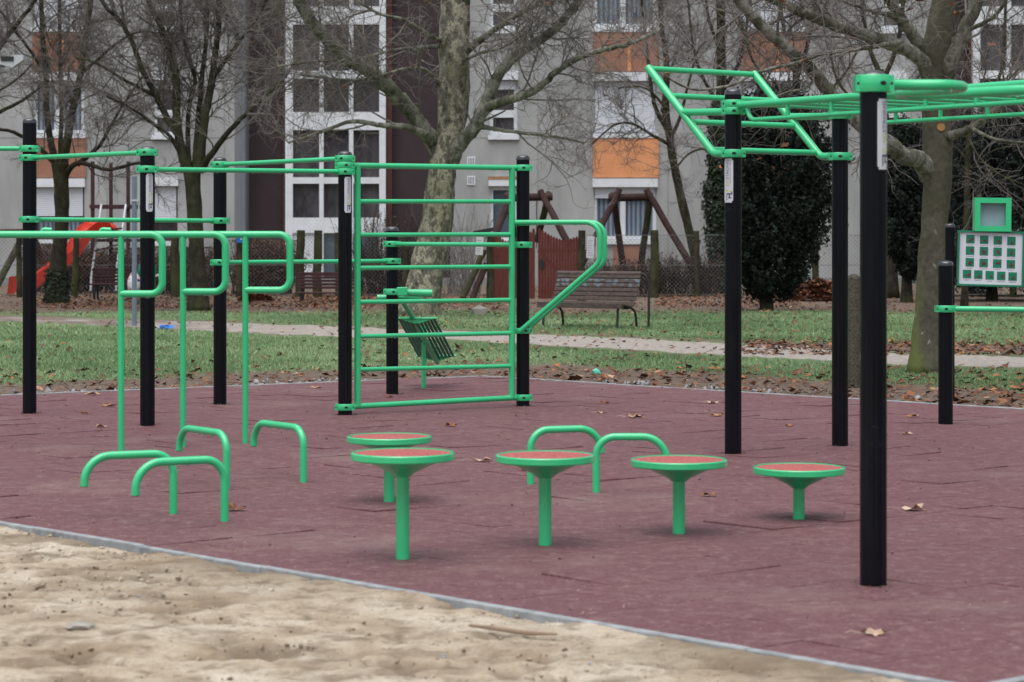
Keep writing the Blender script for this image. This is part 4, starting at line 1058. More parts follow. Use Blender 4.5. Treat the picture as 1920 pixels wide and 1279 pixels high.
def notice(x0, y0, x1, y1, Z, mat, label, rot=0.0):
    a, b = P(x0, y1, Z), P(x1, y0, Z); c = (a + b) / 2; m = MB(); R = Matrix.Rotation(rot, 3, 'Y')
    m.box((a.x, Z - .008, a.z), (b.x, Z, b.z), 0, R, c)
    h = b.z - a.z; w = b.x - a.x; rr = random.Random(int(x0))
    if mat != 'notice' or True:
        for k in range(7):
            z = a.z + h * (.12 + .11 * k); e = rr.uniform(.5, .85); m.box((a.x + w * .12, Z - .0105, z), (a.x + w * (.12 + .8 * e), Z - .0082, z + h * .022), 1, R, c)
    o = m.build('notice', [mat, 'greyink'], None, c, smooth=0); tag(o, label, 'notice')
notice(1100, 443, 1114, 484, 55.9, 'notice', 'narrow white notice tied to the fence just right of the red-brown gate', .04)
notice(1117, 445, 1131, 481, 55.9, 'pinknotice', 'pinkish notice beside the white one, right of the red-brown gate')
notice(892, 444, 906, 478, 55.8, 'notice', 'white notice hanging on the braced post left of the red-brown gate', .05)

def swing_frame(x0, x1, yb, Zs, legs, label, rope=None):
    Q = lambda x, y: P(x, y, Zs)
    t = thing('swing_frame', label, 'swing frame', Vector((Q((x0 + x1) / 2, 0).x, Zs, 0)), 'log swing frames')
    rough_post(MB(), Q(x0, yb[0]), Q(x1, yb[1]), .105, .10, 10, int(x0)).build('cross_beam', 'log', t)
    for (xt, yt, xb, yd, dz, mat) in legs:
        a = Q(xt, yt); b = Q(xb, yd); b = Vector((b.x, Zs + dz, max(b.z, -.05)))
        rough_post(MB(), a + Vector((0, -.02 if dz < 0 else .02, 0)), b, .085, .095, 9, int(xt + xb)).build('leg', mat, t)
    if rope:
        for x in rope: MB().tube([Q(x, yb[1] + 4), Q(x, yb[1] + 96)], .012, 6).build('chain', 'castiron', t)
swing_frame(948, 1035, (371, 369), 64, [(1012, 358, 1066, 460, -.9, 'log'), (1030, 362, 1008, 452, .9, 'mosslog'), (958, 362, 926, 452, -.9, 'log'), (952, 362, 968, 470, .9, 'log')], 'dark log swing frame behind the red-brown gate', (1006,))
swing_frame(1142, 1226, (371, 369), 64, [(1162, 356, 1086, 500, -.9, 'log'), (1148, 362, 1178, 540, .9, 'log'), (1212, 356, 1297, 505, -.9, 'log'), (1220, 362, 1200, 540, .9, 'mosslog')], 'dark log swing frame in front of the curtained ground-floor window')
swing_frame(-40, 58, (438, 436), 63, [(50, 430, -2, 552, -.9, 'mosslog'), (56, 432, 92, 545, .9, 'mosslog')], 'mossy log swing frame at the far left, in front of the red slide')

def tower():
    Zt = 65.0; Q = lambda x, y, z=0: P(x, y, Zt + z)
    t = thing('play_tower', 'dark red-brown climbing tower with steel ladder rails and an orange-red slide', 'play tower', Vector((Q(215, 0).x, Zt, 0)))
    for x, dz in ((181, -.6), (201, .6), (247, -.6), (264, .6)):
        X = Q(x, 0).x; MB().box((X - .045, Zt + dz - .045, -.1), (X + .045, Zt + dz + .045, Q(0, 304).z)).build('tower_post', 'maroon', t)
    for y, h in ((388, .10),):
        for dz in (-.66, .66): z = Q(0, y).z; MB().box((Q(176, 0).x, Zt + dz - .03, z - h / 2), (Q(268, 0).x, Zt + dz + .03, z + h / 2)).build('tower_beam', 'maroon', t)
    z = Q(0, 448).z; MB().box((Q(178, 0).x, Zt - .62, z - .08), (Q(266, 0).x, Zt + .62, z)).build('platform', 'maroon', t)
    for xa, ya, xb, yb, xc, yc in ((190, 384, 171, 520, 170, 545), (236, 384, 219, 500, 218, 545)):
        a = Q(xa, ya, -.75); b = Q(xb, yb, -1.6); c = Q(xc, yc, -1.65); c.z = max(c.z, 0)
        MB().tube([a, b, c], .032, 10).build('ladder_rail', 'steel', t)
    for k in range(6):
        f = .25 + k * .13; a, b = Q(190, 384, -.75).lerp(Q(171, 520, -1.6), f), Q(236, 384, -.75).lerp(Q(219, 500, -1.6), f); MB().beam(a, b, .10, .04).build('step', 'maroon', t)
    # slide: trough swept along a path down to the left
    pts = catmull([Q(196, 430, -1.0), Q(172, 436, -1.3), Q(152, 462, -1.5), Q(138, 487, -1.6), Q(112, 503, -1.7), Q(88, 520, -1.8), Q(62, 540, -1.9), Q(30, 548, -2.0)], 5)
    m = MB(); prof = [(-.30, .26), (-.27, .27), (-.22, .05), (0, -.02), (.22, .05), (.27, .27), (.30, .26), (.26, -.02), (0, -.09), (-.26, -.02)]
    vs = []
    for i, p in enumerate(pts):
        d = (pts[min(i + 1, len(pts) - 1)] - pts[max(0, i - 1)]).normalized(); s = d.cross(Vector((0, 0, 1))).normalized(); u = s.cross(d)
        vs += [p + s * a + u * b for a, b in prof]
    n = len(prof); K = len(pts)
    m.add(vs, [(i * n + k, i * n + (k + 1) % n, (i + 1) * n + (k + 1) % n, (i + 1) * n + k) for i in range(K - 1) for k in range(n)]); sl = m.build('slide', 'slide', t, smooth=60)
    c = Q(188, 436, -1.0); ring = MB(); arc = [c + Vector((math.cos(a) * .40, 0, math.sin(a) * .26)) for a in [k * PI / 14 for k in range(15)]]
    ring.tube(arc, .075, 10); ring.build('slide_arch', 'slide', sl)
    foot = MB(); g = lambda x, y, dz: P(x, y, 62.9 + dz); prof2 = [(12, 556), (14, 545), (17, 519), (40, 516), (62, 530), (40, 532), (30, 545), (25, 556)]
    a = [g(x, y, -.22) for x, y in prof2]; b = [g(x, y, .22) for x, y in prof2]; a = [Vector((p.x, p.y, max(p.z, .0))) for p in a]; b = [Vector((q.x, q.y, max(q.z, 0))) for q in b]; N = len(a)
    foot.add(a + b, [tuple(range(N)), tuple(range(2 * N - 1, N - 1, -1))] + [(k, N + k, N + (k + 1) % N, (k + 1) % N) for k in range(N)]); foot.build('slide_foot', 'slide', sl, smooth=0)
tower()

# ------------------------------------------------------------------ benches, bin, poles, litter
def curved_bench(x0, x1, y_leg, Zb, yaw, mat, back_mat, label, seat_len):
    """cast-iron bench with slatted seat and rolled slatted back"""
    base = P((x0 + x1) / 2, 0, Zb); base.z = 0
    t = thing('park_bench', label, 'bench', base); Rm = Matrix.Rotation(yaw, 3, 'Z'); L = seat_len
    at = lambda s, d, z: base + Rm @ Vector((s, d, 0)) + Vector((0, 0, z))
    prof = [(-.30, .37), (-.215, .39), (-.125, .375), (-.035, .36), (.055, .36)]
    back = [(.125, .40), (.17, .475), (.21, .55), (.245, .625), (.275, .70), (.30, .775), (.315, .85)]
    for i, (d, z) in enumerate(prof): MB().beam(at(-L / 2, d, z), at(L / 2, d, z), .082, .034 if i else .095, up=(0, 0, 1)).build('seat_slat', mat, t, bevel=.006)
    for i, (d, z) in enumerate(back): MB().beam(at(-L / 2, d, z), at(L / 2, d, z), .028, .062, up=(Rm @ Vector((0, .25, 1))).normalized()).build('back_slat', back_mat if i in (4, 5) else mat, t, bevel=.006)
    MB().tube([at(-L / 2, .345, .895), at(L / 2, .345, .895)], .042, 12).build('back_slat', mat, t)
    for s in (-L / 2 + .10, L / 2 - .10):
        MB().tube(catmull([at(s, -.30, 0), at(s, -.28, .16), at(s, -.25, .33), at(s, -.05, .325), at(s, .12, .335), at(s, .20, .45), at(s, .30, .75), at(s, .345, .90)], 5), .022, 10).build('leg', 'castiron', t)
        MB().tube(catmull([at(s, .12, .335), at(s, .30, .25), at(s, .36, 0)], 5), .022, 10).build('leg', 'castiron', t)
    MB().tube(catmull([at(L / 2 - .02, .34, .90), at(L / 2 + .05, .39, .86), at(L / 2 + .09, .43, .70), at(L / 2 + .09, .44, .4), at(L / 2 + .09, .43, 0)], 5), .022, 10).build('arm_stay', 'castiron', t)
curved_bench(1023, 1185, 612, 41.0, math.radians(-33), 'bench_wood', 'graffiti', 'weathered slatted bench with pale blue graffiti on its back, beside the gravel path', 1.66)
def plain_bench(x0, x1, Zb, label, seat_y, back_y0, back_y1, yaw=0):
    base = P((x0 + x1) / 2, 0, Zb); base.z = 0; L = (x1 - x0) / F * Zb; t = thing('park_bench', label, 'bench', base); Rm = Matrix.Rotation(yaw, 3, 'Z')
    at = lambda s, d, z: base + Rm @ Vector((s, d, 0)) + Vector((0, 0, z)); zs = P(0, seat_y, Zb).z; z0, z1 = P(0, back_y1, Zb).z, P(0, back_y0, Zb).z
    for d in (-.22, -.11, 0, .11): MB().beam(at(-L / 2, d, zs), at(L / 2, d, zs), .095, .035).build('seat_slat', 'bench_maroon', t, bevel=.006)
    n = 5
    for k in range(n):
        z = z0 + (z1 - z0) * (k + .5) / n; w = (z1 - z0) / n * (.72 if k < n - 1 else 1.1); MB().beam(at(-L / 2, .22 + .05 * k / n, z), at(L / 2, .22 + .05 * k / n, z), .03, w).build('back_slat', 'bench_maroon', t, bevel=.006)
    for s in (-L / 2 + .12, L / 2 - .12):
        MB().beam(at(s, -.20, 0), at(s, -.20, zs - .02), .06, .06).build('leg', 'castiron', t); MB().beam(at(s, .29, 0), at(s, .29, z1 - .08), .05, .06).build('leg', 'castiron', t)
plain_bench(556, 664, 57, 'dark maroon slatted bench in front of the stairwell door', 549, 511, 543)
plain_bench(170, 252, 58, 'maroon slatted bench in front of the climbing tower', 533, 503, 534)
def litter_bin():
    b = P(276, 0, 50.5); b.z = 0; k = 50.5 / F
    t = thing('litter_bin', 'green litter bin with a domed lid behind a black post', 'bin', b)
    MB().lathe([(.16, .12), (.165, .14), (.19, .68), (.195, .70), (.195, .72)], b, 24).build('bin_body', 'binlid', t)
    MB().lathe([(.20, .71), (.205, .74), (.20, .83), (.175, .93), (.12, .995), (.0, 1.02)], b, 24).build('bin_lid', 'binlid', t)
    MB().tube([b + Vector((-.10, .2, -.1)), b + Vector((-.10, .2, .8))], .03, 10).build('bin_post', 'binlid', t)
    MB().tube([b + Vector((-.10, -.03, -.1)), b + Vector((-.10, -.03, .2))], .035, 10).build('bin_post', 'binlid', t)
    m = MB(); c = b + Vector((-.235, -.22, .58)); m.lathe([(.02, -.26), (.115, -.22), (.135, -.08), (.13, .05), (.085, .16), (.04, .22), (.05, .26)], c, 14)
    R = random.Random(2); m.v = [(x + R.uniform(-.014, .014), y + R.uniform(-.014, .014), z + R.uniform(-.012, .012)) for x, y, z in m.v]
    o = m.build('carrier_bag', 'whitebag', None, c, smooth=60); tag(o, 'white patterned carrier bag hanging on the green litter bin', 'bag')
    c = b + Vector((.215, -.05, .56)); arc = [c + Vector((math.cos(a) * .055 + .01, 0, math.sin(a) * .16)) for a in [-1.9 + k * 4.2 / 12 for k in range(13)]]
    o = MB().tube(arc, [.022] * 13, 8).build('plastic_strap', 'notice', None, c); tag(o, 'white plastic loop hanging off the right side of the litter bin', 'strap')
litter_bin()
def pole():
    b = P(252, 0, 41.6); b.z = 0; t = thing('steel_pole', 'pale blue-grey steel pole with a small bracket beside the litter bin', 'pole', b)
    MB().tube([b + Vector((0, 0, -.1)), b + Vector((0, 0, P(0, 331, 41.6).z))], .042, 16).build('pole_tube', 'bluegrey', t)
    z = P(0, 376, 41.6).z; MB().box((b.x - .05, b.y - .05, z - .015), (b.x + .075, b.y + .05, z + .015)).build('bracket', 'steel', t)
    MB().tube([b + Vector((.075, 0, z - .5)), b + Vector((.075, 0, z + .42))], .014, 8).build('conduit', 'steel', t)
pole()
def street_lamp():
    Z = 48.0; Q = lambda x, y: P(x, y, Z); b = Q(-95, 0); b.z = 0
    t = thing('street_lamp', 'pale street lamp head on an arm reaching in at the upper left', 'street lamp', b)
    MB().tube(catmull([b + Vector((0, 0, -.1)), b + Vector((0, 0, 2)), Q(-95, 170), Q(-60, 130), Q(-20, 124), Q(8, 122)], 6), .05, 12).build('lamp_post', 'bluegrey', t)
    m = MB(); a = [Q(0, 121), Q(26, 127), Q(46, 113), Q(46, 104), Q(28, 104), Q(4, 112)]; n = len(a)
    vs = [p + Vector((0, -.13, 0)) for p in a] + [p + Vector((0, .13, 0)) for p in a]
    m.add(vs, [tuple(range(n)), tuple(range(2 * n - 1, n - 1, -1))] + [(k, n + k, n + (k + 1) % n, (k + 1) % n) for k in range(n)]); hd = m.build('lamp_head', 'steel', t, smooth=0)
    c = Q(16, 111); MB().box((c.x - .12, Z - .15, c.z - .05), (c.x + .13, Z - .132, c.z + .045)).build('dark_cover', 'castiron', hd)
street_lamp()
def blob(name, c, r, mat, label, cat, seed, sq=(1, 1, 1), sub=2, jag=.25):
    bm = bmesh.new(); bmesh.ops.create_icosphere(bm, subdivisions=sub, radius=1); R = random.Random(seed); m = MB()
    vs = [Vector(c) + Vector((v.co.x * sq[0], v.co.y * sq[1], v.co.z * sq[2])) * r * (1 + R.uniform(-jag, jag)) for v in bm.verts]; m.add(vs, [tuple(v.index for v in f.verts) for f in bm.faces]); bm.free()
    o = m.build(name, mat, None, c, smooth=30); return tag(o, label, cat)
blob('stone', G(897, 589) + Vector((0, 0, .05)), .17, 'stone', 'pale angular stone lying on the ground behind the wall bars', 'stone', 3, (1, .7, .75), 1, .15)
blob('plastic_litter', G(311, 616) + Vector((0, 0, .02)), .13, 'blueplastic', 'scrap of bright blue plastic on the grass edge', 'litter', 5, (1, .5, .3), 2, .35)
blob('plastic_litter', G(1118, 704) + Vector((0, 0, .04)), .05, 'tealplastic', 'crumpled teal plastic cup at the edge of the grass', 'litter', 6, (1.1, .8, .7), 1, .4)
blob('sand_clod', G(150, 1176) + Vector((0, 0, .0)), .05, 'stone', 'pale clod lying on the sand at the lower left', 'clod', 8, (1.3, .8, .4), 2, .2)
def stick():
    pts = [G(880, 1175), G(920, 1180), G(990, 1190), G(1045, 1192)]; pts = [p + Vector((0, 0, .006)) for p in pts]
    o = MB().tube(pts, [.005, .009, .010, .004], 7).build('broken_stick', 'sand_stick', None, pts[1]); tag(o, 'brown broken stick lying on the sand beside the kerb', 'stick')
stick()
def parked_car():
    Z = 61.5; Q = lambda x, y: P(x, y, Z); X0 = Q(1790, 0).x; b = Vector((X0 + 1.4, Z, 0))
    t = thing('parked_car', 'dark parked car mostly hidden behind the exercise board', 'car', b)
    prof = [(-.1, .30), (-.15, .62), (.5, .82), (1.1, 1.36), (2.5, 1.42), (3.3, .95), (4.05, .85), (4.1, .30)]
    m = MB(); n = len(prof); a = [(X0 + x, Z, z) for x, z in prof]; c = [(X0 + x, Z + 1.65, z) for x, z in prof]
    m.add(a + c, [tuple(range(n)), tuple(range(2 * n - 1, n - 1, -1))] + [(k, n + k, n + (k + 1) % n, (k + 1) % n) for k in range(n)]); bd = m.build('car_body', 'carpaint', t, smooth=0, bevel=.06)
    MB().add([(X0 + .75, Z - .006, .88), (X0 + 1.95, Z - .006, .88), (X0 + 1.95, Z - .006, 1.3), (X0 + 1.18, Z - .006, 1.28)], [(0, 1, 2, 3)]).build('window', 'glass', bd, smooth=0)
    for x in (.75, 3.25):
        for y in (.08, 1.57):
            wv = MB(); pr = Vector((X0 + x, Z + y, .31)); pts = [pr + Vector((0, -.11, 0)), pr + Vector((0, .11, 0))]; wv.tube(pts, .31, 28); w = wv.build('wheel', 'tyre', t)
            MB().disc(pr + Vector((0, -.112, 0)), (0, -1, 0), .19, None, 24, .012).build('hubcap', 'hub', w)
parked_car()
# ------------------------------------------------------------------ bare trees
def unit(v): return v / np.maximum(np.linalg.norm(v, axis=-1, keepdims=True), 1e-9)
def np_tubes(Pp, R, sides=3):
    N, K, _ = Pp.shape
    T = np.empty_like(Pp); T[:, 1:-1] = Pp[:, 2:] - Pp[:, :-2]; T[:, 0] = Pp[:, 1] - Pp[:, 0]; T[:, -1] = Pp[:, -1] - Pp[:, -2]; T = unit(T)
    ref = np.where(np.abs(T[:, :1, 2:3]) < .9, np.array([0, 0, 1.0]), np.array([1.0, 0, 0])); ref = np.broadcast_to(ref, T.shape)
    u = unit(np.cross(T, ref)); w = np.cross(T, u)
    a = 2 * PI * np.arange(sides) / sides
    V = Pp[:, :, None] + R[:, :, None, None] * (u[:, :, None] * np.cos(a)[None, None, :, None] + w[:, :, None] * np.sin(a)[None, None, :, None])
    idx = np.arange(N * K * sides).reshape(N, K, sides); nx = np.roll(idx, -1, axis=2)
    Qd = np.stack([idx[:, :-1], nx[:, :-1], nx[:, 1:], idx[:, 1:]], -1).reshape(-1, 4)
    return V.reshape(-1, 3), Qd
def spawn(Pp, R, per, lens, ang, K, curl, lift, rk, rmax, rmin, t0=.1, view=True, tail=False):
    N, Kp, _ = Pp.shape
    cnt = rng.poisson(per) if np.ndim(per) else rng.poisson(per, N)
    pi = np.repeat(np.arange(N), cnt); t = rng.uniform(t0, 1, len(pi)) ** .85
    if tail: pi = np.concatenate([pi, np.arange(N)]); t = np.concatenate([t, np.ones(N)])
    n = len(pi); f = t * (Kp - 1); k = np.minimum(f.astype(int), Kp - 2); fr = (f - k)[:, None]
    b = Pp[pi, k] * (1 - fr) + Pp[pi, k + 1] * fr; tan = unit(Pp[pi, k + 1] - Pp[pi, k]); rp = R[pi, k] * (1 - fr[:, 0]) + R[pi, k + 1] * fr[:, 0]
    if view:
        y = np.maximum(b[:, 1], 1); px = 960 + b[:, 0] / y * F; py = HY - (b[:, 2] - H) / y * F
        ok = (px > -130) & (px < 2050) & (py > -170) & (py < 640); b, tan, rp, t = b[ok], tan[ok], rp[ok], t[ok]; n = len(b)
    rnd = unit(rng.normal(size=(n, 3))); perp = unit(rnd - tan * (rnd * tan).sum(-1, keepdims=True))
    a = rng.uniform(*ang, n)[:, None]; d = unit(tan * np.cos(a) + perp * np.sin(a) + np.array([0, 0, lift]))
    L = rng.uniform(*lens, n) * (1.15 - .5 * t); st = (L / (K - 1))[:, None]
    out = np.empty((n, K, 3)); out[:, 0] = b; bend = unit(rng.normal(size=(n, 3))) * curl
    for j in range(1, K):
        d = unit(d + bend * .5 + rng.normal(size=(n, 3)) * curl * .6 + np.array([0, 0, lift * .35])); out[:, j] = out[:, j - 1] + d * st
    r0 = np.clip(rp * rk, rmin, rmax); rr = r0[:, None] * np.linspace(1, .42, K)[None]
    return out, rr
def resample(pts, n):
    p = np.array([tuple(q) for q in pts]); s = np.concatenate([[0], np.cumsum(np.linalg.norm(np.diff(p, axis=0), axis=1))]); u = np.linspace(0, s[-1], n)
    return np.stack([np.interp(u, s, p[:, i]) for i in range(3)], -1), s[-1]
def bare_tree(label, Z, trunk, limbs, bark, limbmat, twigmat, dens=1.0, twig_r=1.0, name='bare_tree', lift=.10, group=None, leaves=0, stubs=(), flare=1.35, l1=(.8, 2.3)):
    """trunk / limbs: picture-space polylines (x, y[, depth offset]) with end widths in picture pixels; each gets its own depth"""
    k = Z / F
    def pts3(pl):
        out = []
        for q in pl:
            dz = q[2] if len(q) > 2 else 0; out.append(P(q[0], q[1], Z + dz))
        return out
    base = P(trunk[0][0][0], 0, Z); base.z = 0
    t = thing(name, label, 'tree', base, group)
    R = random.Random(int(Z * 10))
    tp = pts3([q for q in trunk[0]]); tp[0].z = -.05; wid = trunk[1]
    path = catmull(tp, 5); s = np.concatenate([[0], np.cumsum([(path[i + 1] - path[i]).length for i in range(len(path) - 1)])]); L = s[-1]
    wf = np.interp(np.linspace(0, 1, len(path)), np.linspace(0, 1, len(wid)), wid)
    rad = [w / 2 * k * (1 + (flare - 1) * math.exp(-si / .35)) for w, si in zip(wf, s)]
    m = MB(); ph = R.uniform(0, 6)
    o = len(m.v); m.tube(path, rad, 22)
    m.v = [(x + .035 * rad[0] * (2 * vnoise(x * 9 + z * 3, y * 9 + z * 4, 3) - 1) * 2.2, y, z) for x, y, z in m.v]
    tr = m.build('trunk', bark, t, smooth=180)
    lm = MB(); allP, allR, lens = [], [], []
    for pl, w0, w1 in limbs:
        raw = pts3(pl); q = catmull(raw, 6); n = len(q)
        q = [v + Vector((R.gauss(0, 1), R.gauss(0, 1), R.gauss(0, 1))) * (.035 * w0 * k if 0 < i else 0) for i, v in enumerate(q)]
        rs = [(w0 + (w1 - w0) * (i / (n - 1)) ** .8) / 2 * k * R.uniform(.97, 1.03) * (1 + .35 * math.exp(-i / 2.0)) for i in range(n)]
        lm.tube(q, rs, 12 if w0 > 10 else 7)
        rp, LL = resample(q, 14); allP.append(rp); allR.append(np.interp(np.linspace(0, 1, 14), np.linspace(0, 1, n), rs)); lens.append(LL)
    if lm.v: lm.build('limb', limbmat, tr, smooth=180)
    A, Rr, lens = np.array(allP), np.array(allR), np.array(lens)
    # level 1..4 twigs
    b1, r1 = spawn(A, Rr, lens * 2.5 * dens, l1, (.45, 1.15), 8, .30, lift, .5, .019, .0075 * twig_r, .12, tail=True)
    b2, r2 = spawn(b1, r1, 8.5, (.35, 1.3), (.4, 1.15), 7, .50, lift * .5, .7, .0095, .005 * twig_r, .15, tail=True)
    b3, r3 = spawn(b2, r2, 6.3, (.15, .65), (.35, 1.1), 5, .55, lift * .2, .75, .006, .0036 * twig_r, .15)
    Vs, Qs, o = [], [], 0
    for b, r, sd in ((b1, r1, 5), (b2, r2, 3), (b3, r3, 3)):
        v, q = np_tubes(b, r, sd); Vs.append(v); Qs.append(q + o); o += len(v)
    np_mesh('crown', np.concatenate(Vs), np.concatenate(Qs), twigmat, t, smooth=180)
    if leaves:
        idx = rng.integers(0, len(b3), leaves); e = b3[idx, -1]
        V, Qd, T = leaf_geo(e[:, 0], e[:, 1], e[:, 2] - .03, rng.uniform(.07, .15, leaves), rng.uniform(.3, .8, leaves), .9)
        tag(np_mesh('clinging_leaves', V, Qd, 'dryleaf', t, attrs={'tone': T}), kind='stuff')
    for (x, y, r, dx) in stubs:
        c = P(x, y, Z - wid[-1] * k * .45); nrm = Vector((dx, -1, .1)).normalized()
        MB().tube([c + -nrm * .25, c + nrm * .03], r * k * 1.12, 14).build('cut_stub', limbmat, tr); s_ = MB(); s_.disc(c + nrm * .03, nrm, r * k, None, 18, .004); s_.build('cut_face', 'cutwood', tr)
    return t
# central plane tree
bare_tree('big forked plane tree with flaking bark standing behind the wall bars', 46.5,
    ([(784, 592), (800, 510), (818, 420), (829, 330), (838, 280), (848, 215), (852, 120), (853, 20), (853, -90)], [66, 63, 58, 51, 49, 58, 57, 58, 52]),
    [([(836, 300), (812, 265), (792, 240, -.3), (768, 205, -.5), (735, 170, -.8), (690, 132, -1), (640, 95, -1.2), (592, 50, -1.5), (565, 8, -1.7), (545, -60, -2)], 34, 22),
     ([(800, 252, -.3), (760, 238, -.8), (715, 235, -1), (660, 228, -1.3), (600, 248, -1.6), (540, 268, -2)], 15, 4),
     ([(845, 295), (868, 262, -.2), (892, 235, -.4), (912, 195, -.5), (935, 140, -.6), (985, 92, -.7), (1045, 50, -.8), (1085, 0, -1), (1110, -60, -1.2)], 32, 13),
     ([(914, 200, -.5), (950, 188, -.8), (990, 176, -1), (1015, 160, -1.2), (1060, 122, -1.5), (1115, 98, -1.8), (1180, 82, -2), (1240, 55, -2.2)], 19, 7),
     ([(905, 238, -.4), (940, 244, -.6), (1000, 252, -1), (1060, 260, -1.3), (1095, 268, -1.5)], 9, 4),
     ([(868, 100), (905, 72, -.5), (935, 50, -.8), (985, 20, -1.1), (1040, -10, -1.4)], 15, 8),
     ([(868, 112), (900, 100, -.6), (945, 88, -1), (985, 60, -1.3)], 7, 4),
     ([(835, 85), (780, 90, -.5), (735, 95, -.8), (660, 112, -1.2), (595, 114, -1.5), (520, 125, -1.8)], 8, 4),
     ([(835, 82), (800, 62, -.5), (760, 38, -.8), (710, 25, -1.2), (660, -5, -1.5)], 8, 5),
     ([(832, 168), (800, 132, -.4), (765, 128, -.7), (720, 140, -1), (660, 150, -1.2), (560, 140, -1.6)], 8, 4),
     ([(850, 10), (820, -40, -.5), (780, -90, -1)], 24, 15), ([(858, 10), (900, -40, -.5), (960, -100, -1)], 26, 15)],
    'plane_bark', 'limb', 'twig', 1.25, leaves=70)
# right plane tree
bare_tree('thick smooth-barked plane tree with a sawn stub, behind the exercise board', 27.7,
    ([(1733, 692), (1743, 560), (1751, 440), (1757, 330), (1756, 240), (1755, 160), (1757, 100), (1770, 30), (1778, -60)], [54, 52, 49, 54, 55, 56, 66, 56, 50]),
    [([(1750, 160), (1720, 105, -.2), (1660, 78, -.5), (1600, 58, -.8), (1540, 38, -1), (1480, 12, -1.2), (1420, -15, -1.4)], 30, 15),
     ([(1742, 120), (1715, 72, -.2), (1690, 38, -.3), (1668, -2, -.4), (1655, -50, -.5)], 26, 18),
     ([(1762, 170), (1785, 110, -.2), (1806, 62, -.3), (1830, 8, -.4), (1845, -50, -.5)], 30, 22),
     ([(1808, 58, -.3), (1850, 40, -.6), (1880, 12, -.9), (1900, -30, -1)], 9, 6),
     ([(1745, 325), (1722, 300, -.2), (1695, 292, -.4), (1664, 268, -.6), (1605, 226, -.9), (1562, 182, -1.1), (1532, 145, -1.2), (1493, 103, -1.3), (1440, 60, -1.5), (1390, 8, -1.7), (1350, -50, -1.9)], 36, 17),
     ([(1690, 78, -.4), (1650, 86, -.8), (1600, 94, -1), (1545, 100, -1.2), (1500, 116, -1.4), (1420, 136, -1.6), (1370, 160, -1.8), (1300, 168, -2), (1245, 140, -2.2)], 10, 4),
     ([(1768, 258), (1800, 250, -.3), (1830, 236, -.4), (1868, 205, -.6), (1915, 182, -.8), (1980, 150, -1)], 19, 12),
     ([(1820, 240, -.4), (1870, 262, -.8), (1930, 268, -1)], 7, 4),
     ([(1700, 40, -.3), (1640, 22, -.7), (1560, -5, -1)], 8, 5),
     ([(1530, 145, -1.2), (1510, 165, -1.4), (1470, 175, -1.6), (1400, 205, -1.8)], 6, 3)],
    'plane_smooth', 'limb', 'twig', .85, leaves=60, stubs=((1763, 239, 7.5, .1), (1495, 119, 5.5, .2)), l1=(.5, 1.5))
# the two dark trees on the left
bare_tree('dark multi-stemmed bare tree behind the second and third black posts', 50.5,
    ([(372, 582), (370, 500), (366, 420), (362, 350), (360, 312)], [36, 32, 29, 30, 38]),
    [([(350, 320), (338, 270), (331, 215), (330, 160), (324, 110), (310, 72), (297, 40), (280, 5), (265, -60)], 19, 9),
     ([(355, 320), (352, 250, .2), (356, 190, .3), (366, 150, .4), (350, 100, .5), (340, 40, .6), (335, -60, .7)], 10, 6),
     ([(372, 320), (380, 250), (388, 200), (398, 150), (404, 95), (410, 40), (414, -60)], 20, 9),
     ([(376, 318), (400, 285, -.3), (430, 245, -.5), (475, 200, -.8), (520, 160, -1), (560, 110, -1.2)], 14, 6),
     ([(366, 310), (372, 220, .3), (378, 150, .4), (386, 80, .5), (390, 0, .6), (392, -60, .6)], 11, 7),
     ([(345, 300), (318, 255, -.2), (290, 235, -.4), (250, 205, -.6), (200, 180, -.8)], 9, 4),
     ([(336, 255), (310, 215), (290, 175), (268, 135), (250, 85), (225, 40), (195, 8), (170, -40)], 13, 7),
     ([(293, 180), (262, 165, -.3), (225, 145, -.5), (180, 118, -.7), (140, 108, -.8)], 8, 4),
     ([(398, 150), (425, 110, -.2), (455, 70, -.4), (485, 30, -.6), (510, -30, -.8)], 8, 5)],
    'dark_bark', 'dark_bark', 'dark_twig', 1.45, lift=.14)
bare_tree('dark bare tree beside the first tall black post on the left', 56.0,
    ([(106, 566), (110, 480), (117, 410), (114, 345), (112, 305)], [38, 29, 26, 27, 32]),
    [([(106, 312), (94, 262), (88, 205), (86, 140), (80, 70), (77, 0), (76, -60)], 14, 8),
     ([(118, 312), (130, 240), (140, 190), (152, 140), (158, 80), (168, 20), (174, -60)], 17, 9),
     ([(112, 310), (115, 220, .3), (113, 140, .4), (112, 60, .4), (112, -60, .5)], 9, 6),
     ([(122, 330), (140, 308, -.3), (165, 308, -.6), (205, 318, -.9), (262, 306, -1.2), (300, 320, -1.4)], 12, 4),
     ([(145, 308, -.3), (185, 275, -.5), (208, 235, -.6), (235, 190, -.8), (270, 140, -1)], 9, 4),
     ([(104, 306), (70, 275, -.3), (40, 255, -.5), (10, 244, -.7), (-40, 240, -.9)], 10, 5),
     ([(150, 140), (185, 110, -.3), (220, 80, -.5), (260, 60, -.8), (300, 62, -1)], 7, 4),
     ([(86, 140), (60, 100, -.3), (30, 60, -.5), (0, 20, -.7), (-40, -20, -.9)], 7, 4)],
    'dark_bark', 'dark_bark', 'dark_twig', 1.5, lift=.14)
